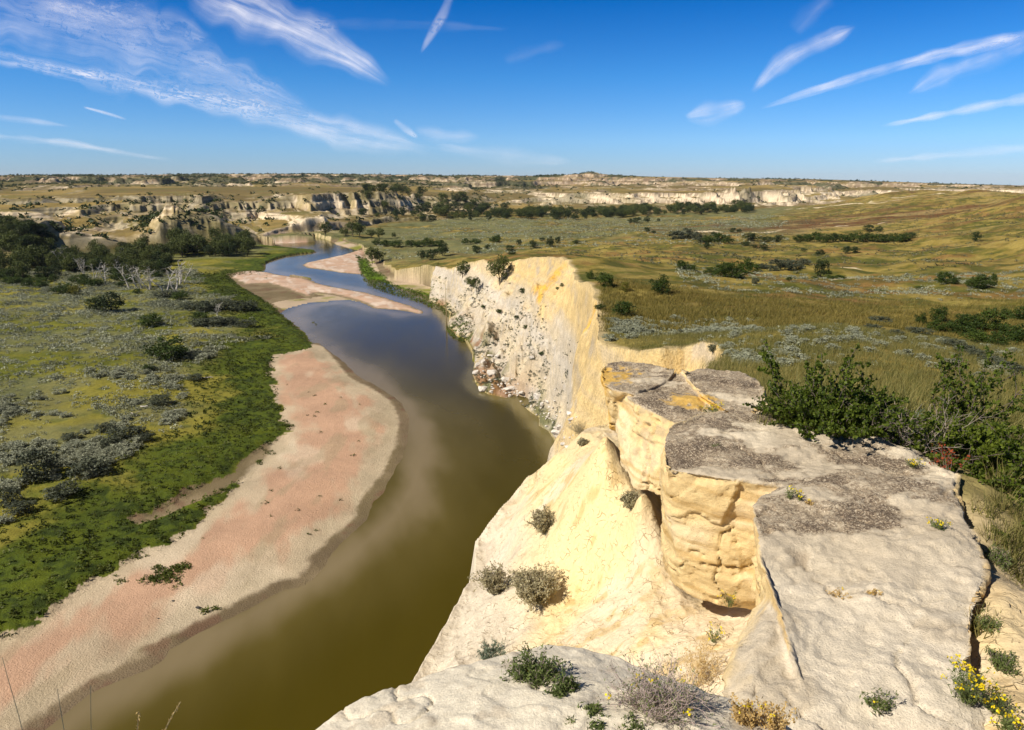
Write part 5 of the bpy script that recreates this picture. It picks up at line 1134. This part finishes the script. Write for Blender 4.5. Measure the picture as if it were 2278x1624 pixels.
for i in range(26):
    p = P(RN.uniform(1690, 2330), RN.uniform(880, 1010), H-2.6); p[2] = drop(p[0], p[1])[0]
    if p[0] > 2.2: blades('grass_clump', 'golden grass tuft behind the ledge bushes', (p, None), 300+i, 90, .2, RN.uniform(.2, .45), M_GRS, .7, .004, 'grass behind the ledge')
for i, (u, v, l, h, ln, sh) in enumerate([(52,1640,'tall curved grass stalk with feathery head at the lower left, leftmost',.17,-.35,1),(68,1640,'thin upright grass stalk beside the leftmost one',.16,-.1,0),(155,1650,'straight straw stalk second in the lower left',.13,.03,0),(187,1650,'short straw stalk right of the straight one',.11,.04,0),(276,1650,'short grass stalk with seed head, left of the pair',.07,.12,1),(283,1650,'bent grass stalk with seed head, right of the pair',.085,.55,1)]):
    p = PR(float(u), float(v), 1.35); g = np.random.default_rng(400+i); b = bend((0, 0, -.25), (ln*.3, 0, 1), .25+h, 8, g, .02, 0); b[:, 0] += ln*.08*np.linspace(0, 1, 9)**3
    o = empty('grass_stalk', tuple(p)); tag(o, l, 'grass stalk'); v_, f_ = tubes([(b, np.linspace(.0013, .0005, 9))], 4); link('stem', npmesh('grass_stem', v_, f_), o, M_DRY)
    if sh:
        k = np.linspace(.78, 1, 26); c = np.stack([np.interp(k*8, np.arange(9), b[:, j]) for j in range(3)], 1)+g.normal(size=(26, 3))*.0016; v_, f_ = quads(c, .0045, g, .3, .6); link('seed_head', npmesh('grass_seed_head', v_, f_, tone=g.random(len(v_))), o, M_DRL)
# golden grass over the near meadow
xy = np.stack([RN.uniform(3.0, 34, 14000), RN.uniform(8, 48, 14000)], 1); u, v = proj(xy[:, 0], xy[:, 1], 28.+0*xy[:, 0]); k = (u > 1330) & (u < 2500) & (xy[:, 0] > 3.2+.12*(xy[:, 1]-8)); xy = xy[k][:9000]
z = np.array([[x, y, *drop(x, y)] for x, y in xy]); hh, Mk = height(z[:, 0], z[:, 1], True); z = z[(z[:, 3] > .7) & (Mk['cliff'] < .2) & (z[:, 2] < 31.9)]
def grass_cover(name, pts, n, h, wd, mat, label):
    g = RN; m = len(pts); N_ = m*n; c = np.repeat(pts[:, :3], n, 0)+np.column_stack([g.normal(size=N_)*.13, g.normal(size=N_)*.13, np.zeros(N_)-.02]); L = h*(.5+g.random(N_)); a = g.random(N_)*6.28
    lean = np.column_stack([g.normal(size=N_)*.35+.15, g.normal(size=N_)*.35, np.ones(N_)])*L[:, None]; w = np.column_stack([np.cos(a), np.sin(a), a*0])*wd
    V = np.stack([c-w, c+w, c+lean+w*.15, c+lean-w*.15], 1).reshape(-1, 3); return tag(link(name, npmesh(name, V, np.arange(N_*4).reshape(-1, 4), tone=np.repeat(g.random(N_), 4)), mat=mat), label, 'grass', kind='stuff')
grass_cover('meadow_grass', z, 14, .22, .007, M_GRS, 'golden green grass covering the near meadow beyond the ledge')

q = lift(sample(13000, 1335, 2300, 600, 790, 22.0, lambda x, y, u, v: (.35+.65*ss(-.1, .3, fbm(x/7, y/7, 4, 1071)))*ss(600, 700, v))); hh, Mk = height(q[:, 0], q[:, 1], True); q = q[(Mk['cliff'] < .1) & (Mk['dT'] > .4)]
grass_cover('hillside_grass', q, 7, .30, .022, leafmat('hillside_grass_blades', (.11,.10,.02), (.32,.24,.06), .3), 'rough tufted grass over the hillsides beyond the ledge')
# --- thin level sheets of ice cloud high overhead, sunlit from above
def cloudmat():
    s = N('cirrus_ice_cloud'); uv = s.n('UVMap').outputs[0]; d = s.attr('tone', 'Fac'); oi = s.t.nodes.new('ShaderNodeObjectInfo')
    ad = s.n('VectorMath', operation='ADD'); s.set(ad.inputs[0], uv); cx = s.t.nodes.new('ShaderNodeCombineXYZ'); s.set(cx.inputs[2], s.math('MULTIPLY', oi.outputs['Random'], 50)); s.set(ad.inputs[1], cx.outputs[0])
    a = s.noise(s.vmap(ad.outputs[0], (.34, 3.6, 1), (0, 0, .10)), 1.0, 7, .56, .08); b = s.noise(s.vmap(ad.outputs[0], (.9, .9, 1)), .7, 4, .5)
    al = s.math('MULTIPLY', d, s.math('MULTIPLY', s.rng(a, .30, .72, .10, .78), s.rng(b, .3, .65, .30, 1.0)), True)
    df = s.n('BsdfDiffuse'); df.inputs['Color'].default_value = (.86, .86, .92, 1); tr = s.n('BsdfTranslucent'); tr.inputs['Color'].default_value = (.86, .86, .92, 1)
    m1 = s.n('MixShader'); m1.inputs[0].default_value = .92; s.t.links.new(df.outputs[0], m1.inputs[1]); s.t.links.new(tr.outputs[0], m1.inputs[2])
    tp = s.n('BsdfTransparent'); m2 = s.n('MixShader'); s.t.links.new(al, m2.inputs[0]); s.t.links.new(tp.outputs[0], m2.inputs[1]); s.t.links.new(m1.outputs[0], m2.inputs[2]); s.t.links.new(m2.outputs[0], s.out.inputs['Surface']); return s.m
MCL = cloudmat(); MCL.use_backface_culling = False
def cloud(name, label, pts, alpha, sharp=1.5):
    pts = np.array(pts, float); L = np.r_[0, np.cumsum(np.hypot(*np.diff(pts[:, :2], axis=0).T))]; n = max(int(L[-1]/12), 12); t = np.linspace(0, L[-1], n)
    u = np.interp(t, L, pts[:, 0]); v = np.interp(t, L, pts[:, 1]); w = np.interp(t, L, pts[:, 2])
    for _ in range(3):
        u[1:-1] = (u[:-2]+u[2:]+2*u[1:-1])/4; v[1:-1] = (v[:-2]+v[2:]+2*v[1:-1])/4
    du, dv = np.gradient(u), np.gradient(v); q = np.hypot(du, dv); nx, ny = -dv/q, du/q; m = 25; s = np.linspace(-1, 1, m)
    wob = 1+.35*(vn(t/40, t*0+len(label), 77)-.5)*2
    U = u[:, None]+nx[:, None]*s*(w*wob)[:, None]; Vv = v[:, None]+ny[:, None]*s*(w*wob)[:, None]
    dx, dy, dz = ray(U, Vv); k = 4000/np.maximum(dz, .008); X = dx*k; Y = dy*k; Z = H+dz*k
    e = np.clip((1-s**2), 0, 1)**(sharp+.5); f = t/L[-1]; en = ss(0, .12, f)*ss(1, .85, f)
    idx = np.arange(n*m).reshape(n, m); F = np.stack([idx[:-1, :-1], idx[:-1, 1:], idx[1:, 1:], idx[1:, :-1]], -1).reshape(-1, 4)
    uv = np.stack([np.repeat(t[:, None]/60, m, 1), (s*w.mean()/60)[None]+0*U], -1).reshape(-1, 2)
    o = link(name, npmesh(name, np.stack([X, Y, Z], -1).reshape(-1, 3), F, smooth=True, tone=(alpha*en[:, None]*e[None]).ravel(), uv=uv), mat=MCL); return tag(o, label, 'cloud' if name != 'contrail' else 'contrail', 'thin high clouds')
cloud('cirrus_cloud', 'long white cirrus band running down from the left edge toward the river bend', [(-60,112,22),(100,148,28),(300,190,32),(470,222,36),(620,258,40),(760,294,38),(900,322,26),(980,342,12)], 1.1)
cloud('cirrus_cloud', 'broad feathery cirrus veil filling the upper left corner', [(-80,10,110),(120,60,125),(280,100,110),(400,140,85),(520,175,60),(610,215,40),(690,245,16)], .55)
cloud('cirrus_cloud', 'wispy cirrus patch along the top left edge', [(60,0,40),(250,40,55),(400,72,45),(480,95,20)], .8)
cloud('cirrus_cloud', 'thick slanting cirrus plume falling from the top edge left of centre', [(420,-40,60),(560,22,66),(700,85,56),(800,140,40),(870,190,12)], 1.15)
cloud('cirrus_cloud', 'faint cirrus veil behind the long cirrus band', [(380,160,50),(520,200,50),(640,235,40),(700,260,20)], .5)
cloud('contrail', 'short crooked contrail at the top edge near the centre', [(1004,-14,8),(986,35,13),(960,75,10),(936,118,4)], .9, 1)
cloud('contrail', 'long bright contrail rising to the right edge', [(1690,242,4),(1800,205,10),(1950,160,13),(2100,118,15),(2320,70,20)], 1.2, .8)
cloud('contrail', 'lower contrail near the right edge above the horizon', [(1955,282,4),(2080,258,9),(2180,238,12),(2320,212,16)], 1.0, 1)
cloud('cirrus_cloud', 'ragged little cirrus tuft right of centre pointing up right', [(1672,205,8),(1712,162,16),(1760,122,34),(1830,92,30),(1905,58,8)], .95)
cloud('cirrus_cloud', 'small detached cirrus puff right of centre low in the sky', [(1525,262,12),(1590,250,34),(1660,232,12)], .9)
cloud('cirrus_cloud', 'smeared cirrus under the end of the long bright contrail', [(2020,210,10),(2100,165,32),(2200,132,36),(2300,85,30)], .6)
cloud('cirrus_cloud', 'tiny cirrus hook above the river bend', [(876,266,6),(905,290,12),(930,306,6)], .8)
cloud('cirrus_cloud', 'thin cirrus smear right of the tiny hook', [(920,290,14),(1000,305,26),(1070,303,8)], .5)
cloud('cirrus_cloud', 'pale low streak near the left edge above the horizon', [(-60,300,8),(150,318,10),(300,345,7),(400,358,3)], .7)
cloud('cirrus_cloud', 'short thin streak under the cirrus band at left', [(185,238,3),(230,250,6),(282,266,3)], .8)
cloud('cirrus_cloud', 'faint horizontal streak near the top centre', [(700,50,12),(950,56,16),(1140,66,8)], .15)
cloud('cirrus_cloud', 'faint slanting smear in the upper centre', [(1120,135,14),(1190,112,24),(1260,98,10)], .16)
cloud('cirrus_cloud', 'very faint low band above the centre horizon', [(950,322,14),(1100,345,26),(1280,360,12)], .35)
cloud('cirrus_cloud', 'faint low streak above the right horizon', [(1940,360,6),(2100,345,12),(2330,325,12)], .55)
cloud('cirrus_cloud', 'faint short streak at the left edge above the lowest streaks', [(-60,256,6),(60,268,9),(160,282,4)], .5)
cloud('cirrus_cloud', 'very faint tall smear in the upper right sky', [(1765,70,20),(1800,30,34),(1850,-10,30)], .18)
# ---------------------------------------------------------------- light, sky, camera
sc = bpy.context.scene
w = bpy.data.worlds.new('World'); sc.world = w; w.use_nodes = True
nt = w.node_tree; nt.nodes.clear()
sky = nt.nodes.new('ShaderNodeTexSky'); sky.sky_type = 'NISHITA'; sky.sun_disc = False
sky.sun_elevation = SUNEL; sky.sun_rotation = SUNAZ; sky.altitude = 700; sky.air_density = 1.0; sky.dust_density = .0; sky.ozone_density = 2.0
hs = nt.nodes.new('ShaderNodeHueSaturation'); hs.inputs['Saturation'].default_value = SKYSAT; hs.inputs['Value'].default_value = 1.0
bg = nt.nodes.new('ShaderNodeBackground'); bg.inputs['Strength'].default_value = SKYSTR
ow = nt.nodes.new('ShaderNodeOutputWorld')
# a polarised, deep blue sky: elevation ramp on Nishita, darkened above the frame to cut blue fill
tc = nt.nodes.new('ShaderNodeTexCoord'); sx = nt.nodes.new('ShaderNodeSeparateXYZ'); nt.links.new(tc.outputs['Generated'], sx.inputs[0])
rp = nt.nodes.new('ShaderNodeValToRGB'); nt.links.new(sx.outputs['Z'], rp.inputs[0])
els = SKYRAMP
rp.color_ramp.elements[0].position = els[0][0]; rp.color_ramp.elements[0].color = els[0][1]+(1,)
rp.color_ramp.elements[1].position = els[-1][0]; rp.color_ramp.elements[1].color = els[-1][1]+(1,)
for p_, c_ in els[1:-1]:
    e_ = rp.color_ramp.elements.new(p_); e_.color = c_+(1,)
mu = nt.nodes.new('ShaderNodeMix'); mu.data_type = 'RGBA'; mu.blend_type = 'MULTIPLY'; mu.inputs[0].default_value = 1
nt.links.new(sky.outputs[0], hs.inputs['Color']); nt.links.new(hs.outputs[0], mu.inputs[6]); nt.links.new(rp.outputs[0], mu.inputs[7]); nt.links.new(mu.outputs[2], bg.inputs['Color']); nt.links.new(bg.outputs[0], ow.inputs['Surface'])
sd = bpy.data.lights.new('sun', 'SUN'); sd.energy = SUNSTR; sd.angle = math.radians(.5); sd.color = (1, .93, .82)
so = bpy.data.objects.new('sun', sd); C.objects.link(so)
from mathutils import Vector
dsun = Vector((math.sin(SUNAZ)*math.cos(SUNEL), math.cos(SUNAZ)*math.cos(SUNEL), math.sin(SUNEL)))
so.rotation_euler = dsun.to_track_quat('Z', 'Y').to_euler()
cd = bpy.data.cameras.new('camera'); cd.sensor_width = 36; cd.lens = FP/2278*36; cd.clip_start = .05; cd.clip_end = 900000
co = bpy.data.objects.new('camera', cd); C.objects.link(co); co.location = (0, 0, H); co.rotation_euler = (math.radians(90)-PITCH, 0, 0)
sc.camera = co
sc.render.resolution_x = 1024; sc.render.resolution_y = 730
sc.view_settings.view_transform = 'Standard'; sc.view_settings.look = 'None'; sc.view_settings.exposure = EXPO; sc.view_settings.gamma = 1

# thin air between the viewer and the far bluffs
bm = bmesh.new(); bmesh.ops.create_cube(bm, size=1); me = bpy.data.meshes.new('haze'); bm.to_mesh(me); bm.free()
hz = bpy.data.objects.new('haze', me); C.objects.link(hz); hz.scale = (19500, 19500, 112); hz.location = (0, 0, 39); hz['kind'] = 'stuff'
hm = bpy.data.materials.new('thin_haze'); hm.use_nodes = True; t = hm.node_tree; t.nodes.clear(); ou = t.nodes.new('ShaderNodeOutputMaterial'); pv = t.nodes.new('ShaderNodeVolumePrincipled')
pv.inputs['Color'].default_value = (.80, .88, 1, 1); pv.inputs['Density'].default_value = HAZE; pv.inputs['Anisotropy'].default_value = 0; t.links.new(pv.outputs[0], ou.inputs['Volume']); me.materials.append(hm)
tv = np.empty(len(terrain.data.vertices)*3, np.float32); terrain.data.vertices.foreach_get('co', tv); print('terrain z', tv[2::3].min(), tv[2::3].max())
